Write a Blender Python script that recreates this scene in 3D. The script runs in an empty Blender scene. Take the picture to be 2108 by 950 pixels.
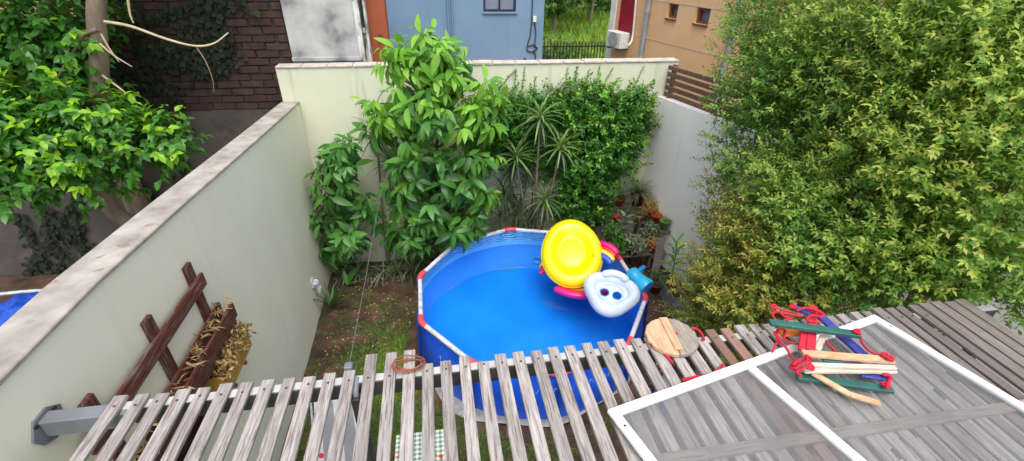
import bpy, bmesh, math, random
import numpy as np
from mathutils import Vector, Matrix, Euler
from mathutils.geometry import tessellate_polygon
random.seed(7); rng = np.random.default_rng(11)
S = bpy.context.scene
COL = S.collection
# ------------------------------------------------------------------ camera, sky, sun, exposure
F, YAW, PITCH, ROLL, CAMH = 955.0, math.radians(10), math.radians(31), math.radians(-1.15), 4.55
_fw = Vector((math.sin(YAW)*math.cos(PITCH), math.cos(YAW)*math.cos(PITCH), -math.sin(PITCH)))
_r0 = Vector((math.cos(YAW), -math.sin(YAW), 0)); _d0 = _fw.cross(_r0)
_rt = _r0*math.cos(ROLL) + _d0*math.sin(ROLL); _dn = _d0*math.cos(ROLL) - _r0*math.sin(ROLL)
cam = bpy.data.objects.new('camera', bpy.data.cameras.new('camera')); COL.objects.link(cam)
cam.matrix_world = Matrix(((_rt.x, -_dn.x, -_fw.x, 0), (_rt.y, -_dn.y, -_fw.y, 0), (_rt.z, -_dn.z, -_fw.z, CAMH), (0, 0, 0, 1)))
cam.data.sensor_width = 36; cam.data.lens = F/2108*36; cam.data.clip_end = 500; cam.data.clip_start = 0.05
S.camera = cam
SUN_EL, SUN_AZ = math.radians(64), math.radians(180)      # azimuth clockwise from +Y
W = bpy.data.worlds.new('World'); S.world = W; W.use_nodes = True
nt = W.node_tree; bg = nt.nodes['Background']
sky = nt.nodes.new('ShaderNodeTexSky'); sky.sky_type = 'NISHITA'; sky.sun_disc = False
sky.sun_elevation = SUN_EL; sky.sun_rotation = SUN_AZ; sky.dust_density = 4; sky.air_density = 1.0; sky.ozone_density = 1
hs = nt.nodes.new('ShaderNodeHueSaturation'); hs.inputs['Saturation'].default_value = 0.42
nt.links.new(sky.outputs[0], hs.inputs['Color']); nt.links.new(hs.outputs[0], bg.inputs['Color'])
bg.inputs['Strength'].default_value = 0.15
sl = bpy.data.lights.new('sun', 'SUN'); sl.energy = 1.1; sl.angle = math.radians(50); sl.color = (1, 0.95, 0.88)
sun = bpy.data.objects.new('sun', sl); COL.objects.link(sun)
_sd = Vector((math.sin(SUN_AZ)*math.cos(SUN_EL), math.cos(SUN_AZ)*math.cos(SUN_EL), math.sin(SUN_EL)))
sun.rotation_euler = _sd.to_track_quat('Z', 'Y').to_euler()
S.view_settings.view_transform = 'Standard'; S.view_settings.look = 'None'
S.view_settings.exposure = 0.86; S.view_settings.gamma = 1.0
S.render.engine = 'CYCLES'; S.render.resolution_x = 1024; S.render.resolution_y = 461

# ------------------------------------------------------------------ helpers
def at(px, py, ax, v):
    """point of the place measured in the photograph: the pixel's sight line met with a known plane (axis ax = v)"""
    d = _fw + _rt*((px-1054)/F) + _dn*((py-475)/F)
    o = Vector((0, 0, CAMH)); t = (v-o[ax])/d[ax]
    return o + d*t
def V(*a): return Vector(a)
def lin(h):
    h = h.lstrip('#'); c = [int(h[i:i+2], 16)/255 for i in (0, 2, 4)]
    return tuple((x/12.92 if x <= .04045 else ((x+.055)/1.055)**2.4) for x in c) + (1,)
def tag(o, label=None, cat=None, group=None, kind=None):
    if label: o['label'] = label
    if cat: o['category'] = cat
    if group: o['group'] = group
    if kind: o['kind'] = kind
    return o
def empty(name, loc, label=None, cat=None, group=None):
    o = bpy.data.objects.new(name, None); COL.objects.link(o); o.location = loc; o.empty_display_size = .1
    return tag(o, label, cat, group)
def link(name, me, parent=None, loc=None):
    o = bpy.data.objects.new(name, me); COL.objects.link(o)
    if parent is not None:
        o.parent = parent
    if loc is not None: o.location = loc
    return o
def wloc(o):
    l = Vector((0, 0, 0))
    while o is not None: l += o.location; o = o.parent
    return l
class MB:
    def __init__(s): s.v = []; s.f = []; s.sm = []; s.mi = []
    def add(s, vs, fs, smooth=False, mi=0):
        b = len(s.v); s.v += [tuple(v) for v in vs]; s.f += [tuple(i+b for i in f) for f in fs]
        s.sm += [smooth]*len(fs); s.mi += [mi]*len(fs)
        return s
    def box(s, lo, hi, mi=0):
        x0, y0, z0 = lo; x1, y1, z1 = hi
        return s.add([(x0,y0,z0),(x1,y0,z0),(x1,y1,z0),(x0,y1,z0),(x0,y0,z1),(x1,y0,z1),(x1,y1,z1),(x0,y1,z1)],
              [(0,3,2,1),(4,5,6,7),(0,1,5,4),(1,2,6,5),(2,3,7,6),(3,0,4,7)], False, mi)
    def bar(s, p, q, w, h, up=(0, 0, 1), mi=0):
        p, q = Vector(p), Vector(q); d = (q-p).normalized(); u = Vector(up); u = (u-d*u.dot(d)).normalized(); r = d.cross(u)
        vs = []
        for c in (p, q):
            for a, b in ((-1,-1),(1,-1),(1,1),(-1,1)): vs.append(c + r*(a*w/2) + u*(b*h/2))
        return s.add(vs, [(0,1,2,3),(7,6,5,4),(0,4,5,1),(1,5,6,2),(2,6,7,3),(3,7,4,0)], False, mi)
    def tube(s, pts, r, n=8, closed=False, cap=True, mi=0):
        pts = [Vector(p) for p in pts]; m = len(pts); rr = r if isinstance(r, (list, tuple)) else [r]*m
        vs = []; pu = None
        for i, p in enumerate(pts):
            a = pts[(i-1) % m] if (closed or i > 0) else p; b = pts[(i+1) % m] if (closed or i < m-1) else p
            d = (b-a).normalized()
            if pu is None: pu = d.orthogonal().normalized()
            pu = (pu-d*pu.dot(d)); pu = pu.normalized() if pu.length > 1e-6 else d.orthogonal().normalized()
            w = d.cross(pu)
            for k in range(n):
                t = 2*math.pi*k/n; vs.append(p + (pu*math.cos(t)+w*math.sin(t))*rr[i])
        fs = []
        for i in range(m if closed else m-1):
            j = (i+1) % m
            for k in range(n): fs.append((i*n+k, j*n+k, j*n+(k+1) % n, i*n+(k+1) % n))
        s.add(vs, [tuple(reversed(f)) for f in fs], True, mi)
        if cap and not closed:
            s.add(vs[:n], [tuple(range(n))], False, mi); s.add(vs[-n:], [tuple(reversed(range(n)))], False, mi)
        return s
    def rings(s, rings, closed_top=False, closed_bot=False, mi=0, smooth=True):
        n = len(rings[0]); vs = [p for r in rings for p in r]
        fs = [(i*n+k, i*n+(k+1) % n, (i+1)*n+(k+1) % n, (i+1)*n+k) for i in range(len(rings)-1) for k in range(n)]
        if closed_bot: fs.append(tuple(reversed(range(n))))
        if closed_top: fs.append(tuple((len(rings)-1)*n+k for k in range(n)))
        return s.add(vs, fs, smooth, mi)
    def lathe(s, c, prof, n=20, mi=0, smooth=True):
        c = Vector(c)
        return s.rings([[c+Vector((r*math.cos(2*math.pi*k/n), r*math.sin(2*math.pi*k/n), z)) for k in range(n)] for r, z in prof], mi=mi, smooth=smooth)
    def build(s, name, mat, parent=None, bevel=0, local=False):
        off = wloc(parent) if (parent is not None and not local) else Vector((0, 0, 0))
        me = bpy.data.meshes.new(name); me.from_pydata([(x-off.x, y-off.y, z-off.z) for x, y, z in s.v], [], s.f)
        for m in (mat if isinstance(mat, list) else [mat]): me.materials.append(m)
        me.polygons.foreach_set('use_smooth', s.sm); me.polygons.foreach_set('material_index', s.mi); me.update()
        o = link(name, me, parent)
        if bevel:
            b = o.modifiers.new('bevel', 'BEVEL'); b.width = bevel; b.segments = 1; b.limit_method = 'ANGLE'
        return o

# ------------------------------------------------------------------ materials
def N(t, kind, **kw):
    n = t.nodes.new(kind)
    for k, v in kw.items():
        if k in n.inputs: n.inputs[k].default_value = v
        else: setattr(n, k, v)
    return n
def mth(t, op, a, b=None, c=None):
    n = t.nodes.new('ShaderNodeMath'); n.operation = op
    for i, v in enumerate((a, b, c)):
        if v is None: continue
        if isinstance(v, (int, float)): n.inputs[i].default_value = v
        else: t.links.new(v, n.inputs[i])
    return n.outputs[0]
def ramp(t, fac, stops, interp='LINEAR'):
    r = t.nodes.new('ShaderNodeValToRGB'); r.color_ramp.interpolation = interp
    el = r.color_ramp.elements
    while len(el) < len(stops): el.new(0.5)
    for e, (p, c) in zip(el, stops): e.position = p; e.color = lin(c) if isinstance(c, str) else c
    t.links.new(fac, r.inputs[0]); return r.outputs[0]
def mix(t, fac, a, b, mode='MIX'):
    n = t.nodes.new('ShaderNodeMix'); n.data_type = 'RGBA'; n.blend_type = mode
    for i, v in ((0, fac), (6, a), (7, b)):
        if isinstance(v, (int, float)): n.inputs[i].default_value = v
        elif isinstance(v, str): n.inputs[i].default_value = lin(v)
        elif isinstance(v, tuple): n.inputs[i].default_value = v
        else: t.links.new(v, n.inputs[i])
    return n.outputs[2]
def base(name):
    m = bpy.data.materials.new(name); m.use_nodes = True; t = m.node_tree; return m, t, t.nodes['Principled BSDF']
def coords(t, scale=(1, 1, 1), kind='Object', rand=0):
    tc = t.nodes.new('ShaderNodeTexCoord'); mp = t.nodes.new('ShaderNodeMapping'); mp.inputs['Scale'].default_value = scale
    src = tc.outputs[kind]
    if rand:
        oi = t.nodes.new('ShaderNodeObjectInfo'); va = t.nodes.new('ShaderNodeVectorMath'); va.operation = 'ADD'
        cb = t.nodes.new('ShaderNodeCombineXYZ'); 
        for i in range(3): t.links.new(mth(t, 'MULTIPLY', oi.outputs['Random'], rand*(i+1)), cb.inputs[i])
        t.links.new(src, va.inputs[0]); t.links.new(cb.outputs[0], va.inputs[1]); src = va.outputs[0]
    t.links.new(src, mp.inputs[0]); return mp.outputs[0]
def noise(t, vec, scale, detail=4, rough=.55, dist=0):
    n = N(t, 'ShaderNodeTexNoise', Scale=scale, Detail=detail, Roughness=rough, Distortion=dist); t.links.new(vec, n.inputs['Vector']); return n.outputs[0]
def bump(t, bs, h, strength=.3, dist=.01):
    b = N(t, 'ShaderNodeBump', Strength=strength, Distance=dist); t.links.new(h, b.inputs['Height']); t.links.new(b.outputs[0], bs.inputs['Normal'])
def pm(name, stops, scale=6, rough=.7, bmp=.25, bdist=.005, stretch=(1, 1, 1), kind='Object', rand=0, fine=60, metal=0, mott=None, detail=5, spec=.5, coat=0):
    """general procedural surface: mottled colour, fine relief"""
    m, t, b = base(name); v = coords(t, stretch, kind, rand)
    n1 = noise(t, v, scale, detail); c = ramp(t, n1, stops)
    n2 = noise(t, v, fine, 3)
    if mott: c = mix(t, ramp(t, noise(t, v, mott[1], 6, .65), [(mott[2], '000000'), (mott[3], 'ffffff')]), c, mott[0])
    t.links.new(c, b.inputs['Base Color']); b.inputs['Roughness'].default_value = rough; b.inputs['Metallic'].default_value = metal
    b.inputs['Specular IOR Level'].default_value = spec; b.inputs['Coat Weight'].default_value = coat
    if bmp: bump(t, b, mth(t, 'ADD', n1, mth(t, 'MULTIPLY', n2, .5)), bmp, bdist)
    return m
def leafmat(name, cols, trans=.3, rough=.42, tcol=None, zone=.0, zcol='a0a030', zscale=1.2):
    m, t, b = base(name)
    g = t.nodes.new('ShaderNodeNewGeometry'); oi = t.nodes.new('ShaderNodeObjectInfo')
    r = mth(t, 'FRACT', mth(t, 'ADD', g.outputs['Random Per Island'], mth(t, 'MULTIPLY', oi.outputs['Random'], 7.3)))
    c = ramp(t, r, [(i/(len(cols)-1), x) for i, x in enumerate(cols)])
    if zone:
        n = N(t, 'ShaderNodeTexNoise', Scale=zscale, Detail=2); t.links.new(g.outputs['Position'], n.inputs['Vector'])
        f = ramp(t, n.outputs[0], [(.42, (0, 0, 0, 1)), (.62, (zone, zone, zone, 1))]); c = mix(t, f, c, zcol)
    t.links.new(c, b.inputs['Base Color']); b.inputs['Roughness'].default_value = rough; b.inputs['Specular IOR Level'].default_value = .35
    tr = t.nodes.new('ShaderNodeBsdfTranslucent'); tc = mix(t, .55, c, 'a8c830'); t.links.new(tc, tr.inputs['Color'])
    ms = t.nodes.new('ShaderNodeMixShader'); ms.inputs[0].default_value = trans
    t.links.new(b.outputs[0], ms.inputs[1]); t.links.new(tr.outputs[0], ms.inputs[2])
    t.links.new(ms.outputs[0], t.nodes['Material Output'].inputs['Surface']); return m
def wallmat(name, c0, c1, stain='8f8c7c', st=.35, th=.58):
    """painted render: faint trowel mottling, rain streaks hanging down, fine sand relief"""
    m, t, b = base(name); v = coords(t)
    n1 = noise(t, v, 1.1, 6, .6); c = ramp(t, n1, [(.3, c0), (.7, c1)])
    vs = coords(t, (7, 7, .45)); n2 = noise(t, vs, 1.3, 6, .6)
    c = mix(t, ramp(t, n2, [(th, (0, 0, 0, 1)), (th+.2, (st, st, st, 1))]), c, stain)
    n3 = noise(t, v, 160, 2); n4 = noise(t, v, 9, 4)
    t.links.new(c, b.inputs['Base Color']); b.inputs['Roughness'].default_value = .85; b.inputs['Specular IOR Level'].default_value = .25
    bump(t, b, mth(t, 'ADD', mth(t, 'MULTIPLY', n3, .35), n4), .22, .006); return m

M = {}
M['soil'] = pm('soil', [(.3, '2a1d16'), (.5, '4a352a'), (.7, '6a4f40')], 3.5, .95, .9, .03, fine=45, mott=('3a3a22', 2.2, .5, .7))
M['far_ground'] = pm('far_ground', [(.3, '4a4a30'), (.7, '71804a')], .4, .95, .5, .05, fine=8)
M['lawn'] = pm('lawn', [(.3, '5d8a2c'), (.7, '8fb548')], .5, .9, .5, .05, fine=12)
M['wall_left'] = wallmat('wall_left', 'e2e2cc', 'ebeada', 'bcbaa6', .2)
M['wall_back'] = wallmat('wall_back', 'c9ccb4', 'd6d8c4', '86866f', .6, .57)
M['wall_right'] = wallmat('wall_right', 'ecebe8', 'f2f1ee', 'c4c2be', .25)
M['coping'] = pm('coping', [(.3, '827c76'), (.5, '9d9790'), (.7, 'b5afa7')], 5, .9, .5, .01, fine=70, mott=('85796f', 6, .58, .66))
M['coping_tile'] = pm('coping_tile', [(.3, 'a89f96'), (.7, 'c9c0b6')], 9, .85, .4, .006, rand=3)
M['plaster_dark'] = pm('plaster_dark', [(.3, '45403d'), (.55, '5a5450'), (.75, '6d6763')], 1.3, .95, .6, .02, fine=30, mott=('393532', 2.5, .5, .75))
M['mortar'] = pm('mortar', [(.3, '2c2321'), (.7, '463a36')], 8, .95, .6, .02)
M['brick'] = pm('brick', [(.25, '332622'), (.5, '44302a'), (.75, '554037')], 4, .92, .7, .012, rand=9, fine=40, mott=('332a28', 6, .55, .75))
M['salmon_brick'] = pm('salmon_brick', [(.3, 'b5776a'), (.7, 'd09a8c')], 6, .9, .5, .01, rand=5)
M['concrete_stained'] = pm('concrete_stained', [(.34, '77787a'), (.46, 'a4a5a6'), (.7, 'c6c7c8')], 2.1, .92, .5, .01, fine=50, detail=9, mott=('4a4a4b', 3.1, .6, .76))
M['mould_white'] = pm('mould_white', [(.35, '4a4a48'), (.5, 'b9b9b4'), (.7, 'e2e2de')], 5, .9, .5, .008, stretch=(2, 2, .7), mott=('2c2c2a', 9, .55, .68))
M['orange_wall'] = wallmat('orange_wall', '8e4a34', 'a05a40', '6d3a2a', .4)
M['blue_wall'] = wallmat('blue_wall', '708aa6', '7d96b2', '64798f', .5)
M['peach_wall'] = wallmat('peach_wall', 'd8ab80', 'e4b98e', 'a9835f', .6)
M['white_paint'] = pm('white_paint', [(.3, 'd9d9d6'), (.7, 'ecece9')], 5, .55, .15, .003)
M['white_alu'] = pm('white_alu', [(.3, 'e4e4e4'), (.7, 'f2f2f2')], 5, .35, .05, .002, mott=('c9c9c6', 14, .6, .8))
M['shutter_red'] = pm('shutter_red', [(.3, '8e1226'), (.7, 'b01c34')], 8, .5, .1, .003)
M['frame_navy'] = pm('frame_navy', [(.3, '1b2138'), (.7, '272f4c')], 6, .4, 0)
M['frame_brown'] = pm('frame_brown', [(.3, '6a3a2a'), (.7, '84503c')], 6, .6, .1)
M['pipe_grey'] = pm('pipe_grey', [(.3, '7c8288'), (.7, '989ea4')], 6, .5, .1, mott=('62666a', 9, .6, .75))
M['pipe_blue'] = pm('pipe_blue', [(.3, '63809f'), (.7, '7290b0')], 6, .5, .1)
M['cable'] = pm('cable', [(.3, '30343a'), (.7, '454a50')], 6, .6, 0)
M['curtain'] = pm('curtain', [(.4, '8f97b8'), (.6, 'c9cfe2')], 1, .9, .2, stretch=(18, 18, .4))
M['iron'] = pm('iron', [(.3, '1b1c1e'), (.7, '2c2d30')], 8, .6, .1)
def glass():
    m, t, b = base('glass'); b.inputs['Base Color'].default_value = lin('8f9cae'); b.inputs['Roughness'].default_value = .06
    b.inputs['Alpha'].default_value = .55; v = coords(t); bump(t, b, noise(t, v, 3, 2), .04, .01); return m
M['glass'] = glass()
def woodgrey(name, stops, along=1, paint=None, pf=(.62, .7)):
    m, t, b = base(name); st = [42, 42, 42]; st[along] = 5; v = coords(t, tuple(st), rand=13)
    n = noise(t, v, 1.0, 8, .7, .6); c = ramp(t, n, stops)
    st2 = [150, 150, 150]; st2[along] = 6; cr = noise(t, coords(t, tuple(st2), rand=13), 1.0, 3)
    c = mix(t, ramp(t, cr, [(.38, (1, 1, 1, 1)), (.47, (0, 0, 0, 1))]), c, '776b64')
    if paint:
        st3 = [9, 9, 9]; st3[along] = 2.0; p = noise(t, coords(t, tuple(st3), rand=31), 1.0, 6, .7)
        c = mix(t, ramp(t, p, [(pf[0], (0, 0, 0, 1)), (pf[1], (.85, .85, .85, 1))]), c, paint)
    oi = t.nodes.new('ShaderNodeObjectInfo')
    hv = N(t, 'ShaderNodeHueSaturation'); t.links.new(mth(t, 'MULTIPLY_ADD', oi.outputs['Random'], .35, .8), hv.inputs['Value']); t.links.new(c, hv.inputs['Color'])
    t.links.new(hv.outputs[0], b.inputs['Base Color']); b.inputs['Roughness'].default_value = .85; b.inputs['Specular IOR Level'].default_value = .25
    bump(t, b, mth(t, 'ADD', n, mth(t, 'MULTIPLY', cr, .8)), .6, .004); return m
M['slat'] = woodgrey('slat', [(.25, '6c6664'), (.42, '8e8885'), (.6, 'aaa4a1'), (.8, 'cac5c2')], 1, '86594e', (.64, .74))
M['slat_x'] = woodgrey('slat_x', [(.25, '6f655f'), (.5, '8d847d'), (.75, 'aaa29b')], 0)
M['slat_bare'] = woodgrey('slat_bare', [(.25, '6f5247'), (.5, '86685c'), (.75, 'a08578')], 1)
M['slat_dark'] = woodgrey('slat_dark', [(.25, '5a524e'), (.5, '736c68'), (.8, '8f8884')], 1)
M['wood_red'] = woodgrey('wood_red', [(.25, '46221c'), (.5, '5c2f27'), (.8, '744038')], 1)
M['wood_red_up'] = woodgrey('wood_red_up', [(.25, '46221c'), (.5, '5c2f27'), (.8, '744038')], 2)
M['wood_fence'] = woodgrey('wood_fence', [(.25, '4a352d'), (.5, '634a40'), (.8, '84695e')], 1)
M['wood_rack'] = woodgrey('wood_rack', [(.25, '6d655e'), (.5, '8c857e'), (.8, 'aaa49d')], 0)
M['beam_paint'] = pm('beam_paint', [(.3, '5f636a'), (.7, '7a7e85')], 7, .6, .2, .003, mott=('74777c', 12, .58, .75))
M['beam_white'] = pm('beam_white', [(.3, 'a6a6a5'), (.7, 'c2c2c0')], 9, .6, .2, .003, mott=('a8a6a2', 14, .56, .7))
M['beam_dark'] = pm('beam_dark', [(.3, '2e2c30'), (.7, '45434a')], 7, .6, .2, .003, mott=('5c5a60', 12, .62, .75))  # shade seen on the beam front put into its colour; posts share it
M['screw'] = pm('screw', [(.3, '3a3634'), (.7, '55504c')], 20, .5, 0, metal=.6)
M['yellow_vinyl'] = pm('yellow_vinyl', [(.3, 'ecd000'), (.7, 'f2da08')], 3, .27, .2, .012, fine=22)
M['white_vinyl'] = pm('white_vinyl', [(.3, 'bccadc'), (.7, 'cad6e6')], 3, .26, .22, .014, fine=20)
M['turquoise_vinyl'] = pm('turquoise_vinyl', [(.3, '1593cc'), (.7, '35b4e0')], 4, .28, .1, .012, fine=14)
M['blue_vinyl'] = pm('blue_vinyl', [(.3, '1672c0'), (.7, '2a8cd8')], 4, .28, .06, .01)
for k, c in dict(pink='d81880', red='d01828', orange='e87020', ylw='ecd030', blu='2858c8', purple='6838b0').items():
    M['vinyl_'+k] = pm('vinyl_'+k, [(.3, c), (.7, c)], 3, .3, .08, .01, fine=14)
M['rail_white'] = pm('rail_white', [(.3, 'b4bcc4'), (.7, 'cfd3d6')], 8, .4, .05, mott=('8f98a2', 11, .54, .72))
M['joint_red'] = pm('joint_red', [(.3, 'c83a48'), (.7, 'dc5560')], 8, .45, .05)
M['liner_out'] = pm('liner_out', [(.3, '0f48c4'), (.7, '1c58d6')], 2.5, .38, .25, .02, fine=9)
M['leg_blue'] = pm('leg_blue', [(.3, '0c2f86'), (.7, '143c9a')], 4, .4, .05)
M['print_white'] = pm('print_white', [(.3, '8fb0e0'), (.7, 'b4cbee')], 6, .5, 0)
def liner_in():
    m, t, b = base('liner_in'); tc = t.nodes.new('ShaderNodeTexCoord'); sp = t.nodes.new('ShaderNodeSeparateXYZ'); t.links.new(tc.outputs['Object'], sp.inputs[0])
    x, y, z = sp.outputs; a = mth(t, 'ARCTAN2', y, x); nz = noise(t, tc.outputs['Object'], 5, 3)
    w = mth(t, 'MULTIPLY', mth(t, 'SINE', mth(t, 'ADD', mth(t, 'MULTIPLY', a, 44), mth(t, 'MULTIPLY', nz, 16))), .011)
    u = mth(t, 'FRACT', mth(t, 'MULTIPLY', mth(t, 'ADD', z, w), 23))
    line = ramp(t, mth(t, 'MULTIPLY_ADD', nz, .3, u), [(.44, (1, 1, 1, 1)), (.54, (0, 0, 0, 1))])
    msk = ramp(t, z, [(.555, (0, 0, 0, 1)), (.575, (.95, .95, .95, 1))])
    c0 = ramp(t, noise(t, tc.outputs['Object'], 9, 3), [(.35, '5cace4'), (.65, '84c6f0')])
    c0 = mix(t, ramp(t, z, [(.54, (1, 1, 1, 1)), (.57, (0, 0, 0, 1))]), c0, '64b2ee')
    c = mix(t, mth(t, 'MULTIPLY', line, msk), c0, '123a78')
    t.links.new(c, b.inputs['Base Color']); b.inputs['Roughness'].default_value = .4
    bump(t, b, noise(t, tc.outputs['Object'], 4, 3), .25, .03); return m
M['liner_in'] = liner_in()
M['liner_floor'] = pm('liner_floor', [(.3, '1088e6'), (.7, '229af2')], 1.5, .5, .1, .01)
def water():
    m, t, b = base('water'); v = coords(t); n = mth(t, 'ADD', noise(t, v, 2.6, 3, .5, .6), mth(t, 'MULTIPLY', noise(t, v, 13, 2), .3))
    bm_ = N(t, 'ShaderNodeBump', Strength=.24, Distance=.04); t.links.new(n, bm_.inputs['Height'])
    tr = t.nodes.new('ShaderNodeBsdfTransparent'); tr.inputs['Color'].default_value = (.68, .88, .97, 1)
    gl = t.nodes.new('ShaderNodeBsdfGlossy'); gl.inputs['Roughness'].default_value = .03
    fr = N(t, 'ShaderNodeFresnel', IOR=1.33); ms = t.nodes.new('ShaderNodeMixShader')
    for q in (gl, fr): t.links.new(bm_.outputs[0], q.inputs['Normal'])
    t.links.new(fr.outputs[0], ms.inputs[0]); t.links.new(tr.outputs[0], ms.inputs[1]); t.links.new(gl.outputs[0], ms.inputs[2])
    t.links.new(ms.outputs[0], t.nodes['Material Output'].inputs['Surface']); return m
M['water'] = water()
M['tarp_grey'] = pm('tarp_grey', [(.3, '74777a'), (.7, '9c9ea0')], 5, .6, .8, .03, fine=16)
M['tarp_blue'] = pm('tarp_blue', [(.3, '0c3aa0'), (.7, '1a54c4')], 5, .45, .8, .04, fine=14)
def screen():
    m, t, b = base('screen_mesh'); b.inputs['Base Color'].default_value = lin('8c8f92'); b.inputs['Roughness'].default_value = .7
    v = coords(t); n = noise(t, v, 4, 5); f = ramp(t, n, [(.3, (.18, .18, .18, 1)), (.7, (.3, .3, .3, 1))])
    c = ramp(t, noise(t, v, 2.5, 4), [(.3, '7c7d80'), (.7, '9a9b9d')]); t.links.new(c, b.inputs['Base Color'])
    tr = t.nodes.new('ShaderNodeBsdfTransparent'); ms = t.nodes.new('ShaderNodeMixShader')
    t.links.new(f, ms.inputs[0]); t.links.new(tr.outputs[0], ms.inputs[1]); t.links.new(b.outputs[0], ms.inputs[2])
    t.links.new(ms.outputs[0], t.nodes['Material Output'].inputs['Surface']); return m
M['screen'] = screen()
M['rope_red'] = pm('rope_red', [(.3, 'a80f28'), (.7, 'd02040')], 40, .8, .6, .004)
M['rung_green'] = pm('rung_green', [(.3, '1f4f48'), (.7, '2f6a60')], 12, .6, .2, .003, mott=('6a7a70', 18, .62, .72))
M['rung_blue'] = pm('rung_blue', [(.3, '2a3480'), (.7, '3a469c')], 12, .6, .2, .003, mott=('7a80a0', 18, .64, .74))
M['rung_red'] = pm('rung_red', [(.3, 'b01830'), (.7, 'c82840')], 12, .6, .2, .003)
M['rung_orange'] = pm('rung_orange', [(.3, 'c86a20'), (.7, 'dc8030')], 12, .6, .2, .003)
M['rung_wood'] = pm('rung_wood', [(.3, 'b08a68'), (.7, 'd4b090')], 3, .75, .3, .003, stretch=(3, 12, 12))
M['rung_pale'] = pm('rung_pale', [(.3, 'b8a898'), (.7, 'd8ccc0')], 3, .8, .3, .003, stretch=(3, 12, 12))
M['disc_wood'] = pm('disc_wood', [(.3, 'ab8a6a'), (.7, 'cfae8c')], 3, .8, .3, .003, stretch=(14, 3, 14), mott=('8c7762', 5, .55, .75))
M['disc_grey'] = pm('disc_grey', [(.3, '7f766d'), (.7, 'a0968c')], 4, .85, .4, .004, stretch=(14, 3, 14), mott=('6a625a', 6, .52, .7))
M['bark'] = pm('bark', [(.3, '6a5c50'), (.6, '90806f'), (.8, 'aa9a88')], 4, .9, .7, .012, stretch=(2, 2, .6))
M['bark_brown'] = pm('bark_brown', [(.3, '4d3428'), (.7, '6f4c3a')], 4, .9, .7, .012, stretch=(2, 2, .6))
M['bark_dark'] = pm('bark_dark', [(.3, '2f2720'), (.7, '4d4236')], 5, .9, .7, .01)
M['twig_pale'] = pm('twig_pale', [(.3, 'a8987c'), (.7, 'cdbfa2')], 9, .9, .4, .004)
M['stem_green'] = pm('stem_green', [(.3, '4c5a2a'), (.7, '6d7c3c')], 8, .7, .2, .003)
M['terracotta'] = pm('terracotta', [(.3, '9c4a30'), (.7, 'b8623f')], 8, .85, .3, .004)
M['pot_red'] = pm('pot_red', [(.3, 'b02420'), (.7, 'c83a30')], 8, .5, .1, .003)
M['pot_yellow'] = pm('pot_yellow', [(.3, '9a7430'), (.7, 'b48a40')], 8, .6, .2, .003)
M['pot_green'] = pm('pot_green', [(.3, '5c7a34'), (.7, '789848')], 8, .6, .2, .003)
M['roll_brown'] = pm('roll_brown', [(.3, '4a2a22'), (.7, '66402f')], 8, .8, .3, .004, stretch=(6, 1, 6))
M['pot_maroon'] = pm('pot_maroon', [(.3, '521e1c'), (.7, '6e302a')], 8, .6, .2, .003)
M['box_grey'] = pm('box_grey', [(.3, '6a6a68'), (.7, '8a8a88')], 8, .8, .4, .005)
M['dry'] = leafmat('dry', ['8a6a40', 'b89460', 'd8bc88', '6a5238'], .15, .8)
M['husk'] = leafmat('husk', ['86683e', 'a4865a', '6a5030', 'bca67c'], .15, .8)
M['bark_leaf'] = leafmat('bark_leaf', ['5a4630', '75603e', '6a6a40'], .15, .8)
M['slab'] = pm('slab', [(.3, '8d8a86'), (.7, 'aeaba6')], 4, .9, .5, .006, rand=5, mott=('716e6a', 6, .52, .72))
M['ac_white'] = pm('ac_white', [(.3, 'cfcfca'), (.7, 'e0e0db')], 6, .5, .1, mott=('a6a49c', 7, .58, .75))
M['ac_dark'] = pm('ac_dark', [(.3, '4a4c4e'), (.7, '606264')], 6, .5, 0)
M['hose'] = pm('hose', [(.3, '7a4030'), (.7, '96543f')], 8, .5, .1)
M['cord'] = pm('cord', [(.3, '5c5e5a'), (.7, '787a76')], 30, .8, .3, .002)
M['lamp_grey'] = pm('lamp_grey', [(.3, 'a9aaa8'), (.7, 'cccdcb')], 9, .5, .1)
M['cloth_red'] = pm('cloth_red', [(.3, 'b01838'), (.7, 'd02850')], 6, .9, .5, .01)
M['cloth_white'] = pm('cloth_white', [(.3, 'cfd0d4'), (.7, 'e6e7ea')], 6, .9, .5, .01)
M['chair_grey'] = pm('chair_grey', [(.3, '66686c'), (.7, '7a7c80')], 6, .8, .2)
M['chair_pale'] = pm('chair_pale', [(.3, '96989c'), (.7, 'b0b2b6')], 6, .8, .2)
def gingham():
    m, t, b = base('gingham'); tc = t.nodes.new('ShaderNodeTexCoord'); sp = t.nodes.new('ShaderNodeSeparateXYZ'); t.links.new(tc.outputs['Object'], sp.inputs[0])
    s = [mth(t, 'GREATER_THAN', mth(t, 'FRACT', mth(t, 'MULTIPLY', o, 22)), .5) for o in sp.outputs[:2]]
    f = mth(t, 'MULTIPLY', mth(t, 'ADD', s[0], s[1]), .46); c = mix(t, f, 'e4ebe4', '2f7a52')
    k = noise(t, tc.outputs['Object'], 5.0, 2); c = mix(t, ramp(t, k, [(.66, (0, 0, 0, 1)), (.68, (1, 1, 1, 1))]), c, 'c83030')
    t.links.new(c, b.inputs['Base Color']); b.inputs['Roughness'].default_value = .8; return m
M['gingham'] = gingham()
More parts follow.
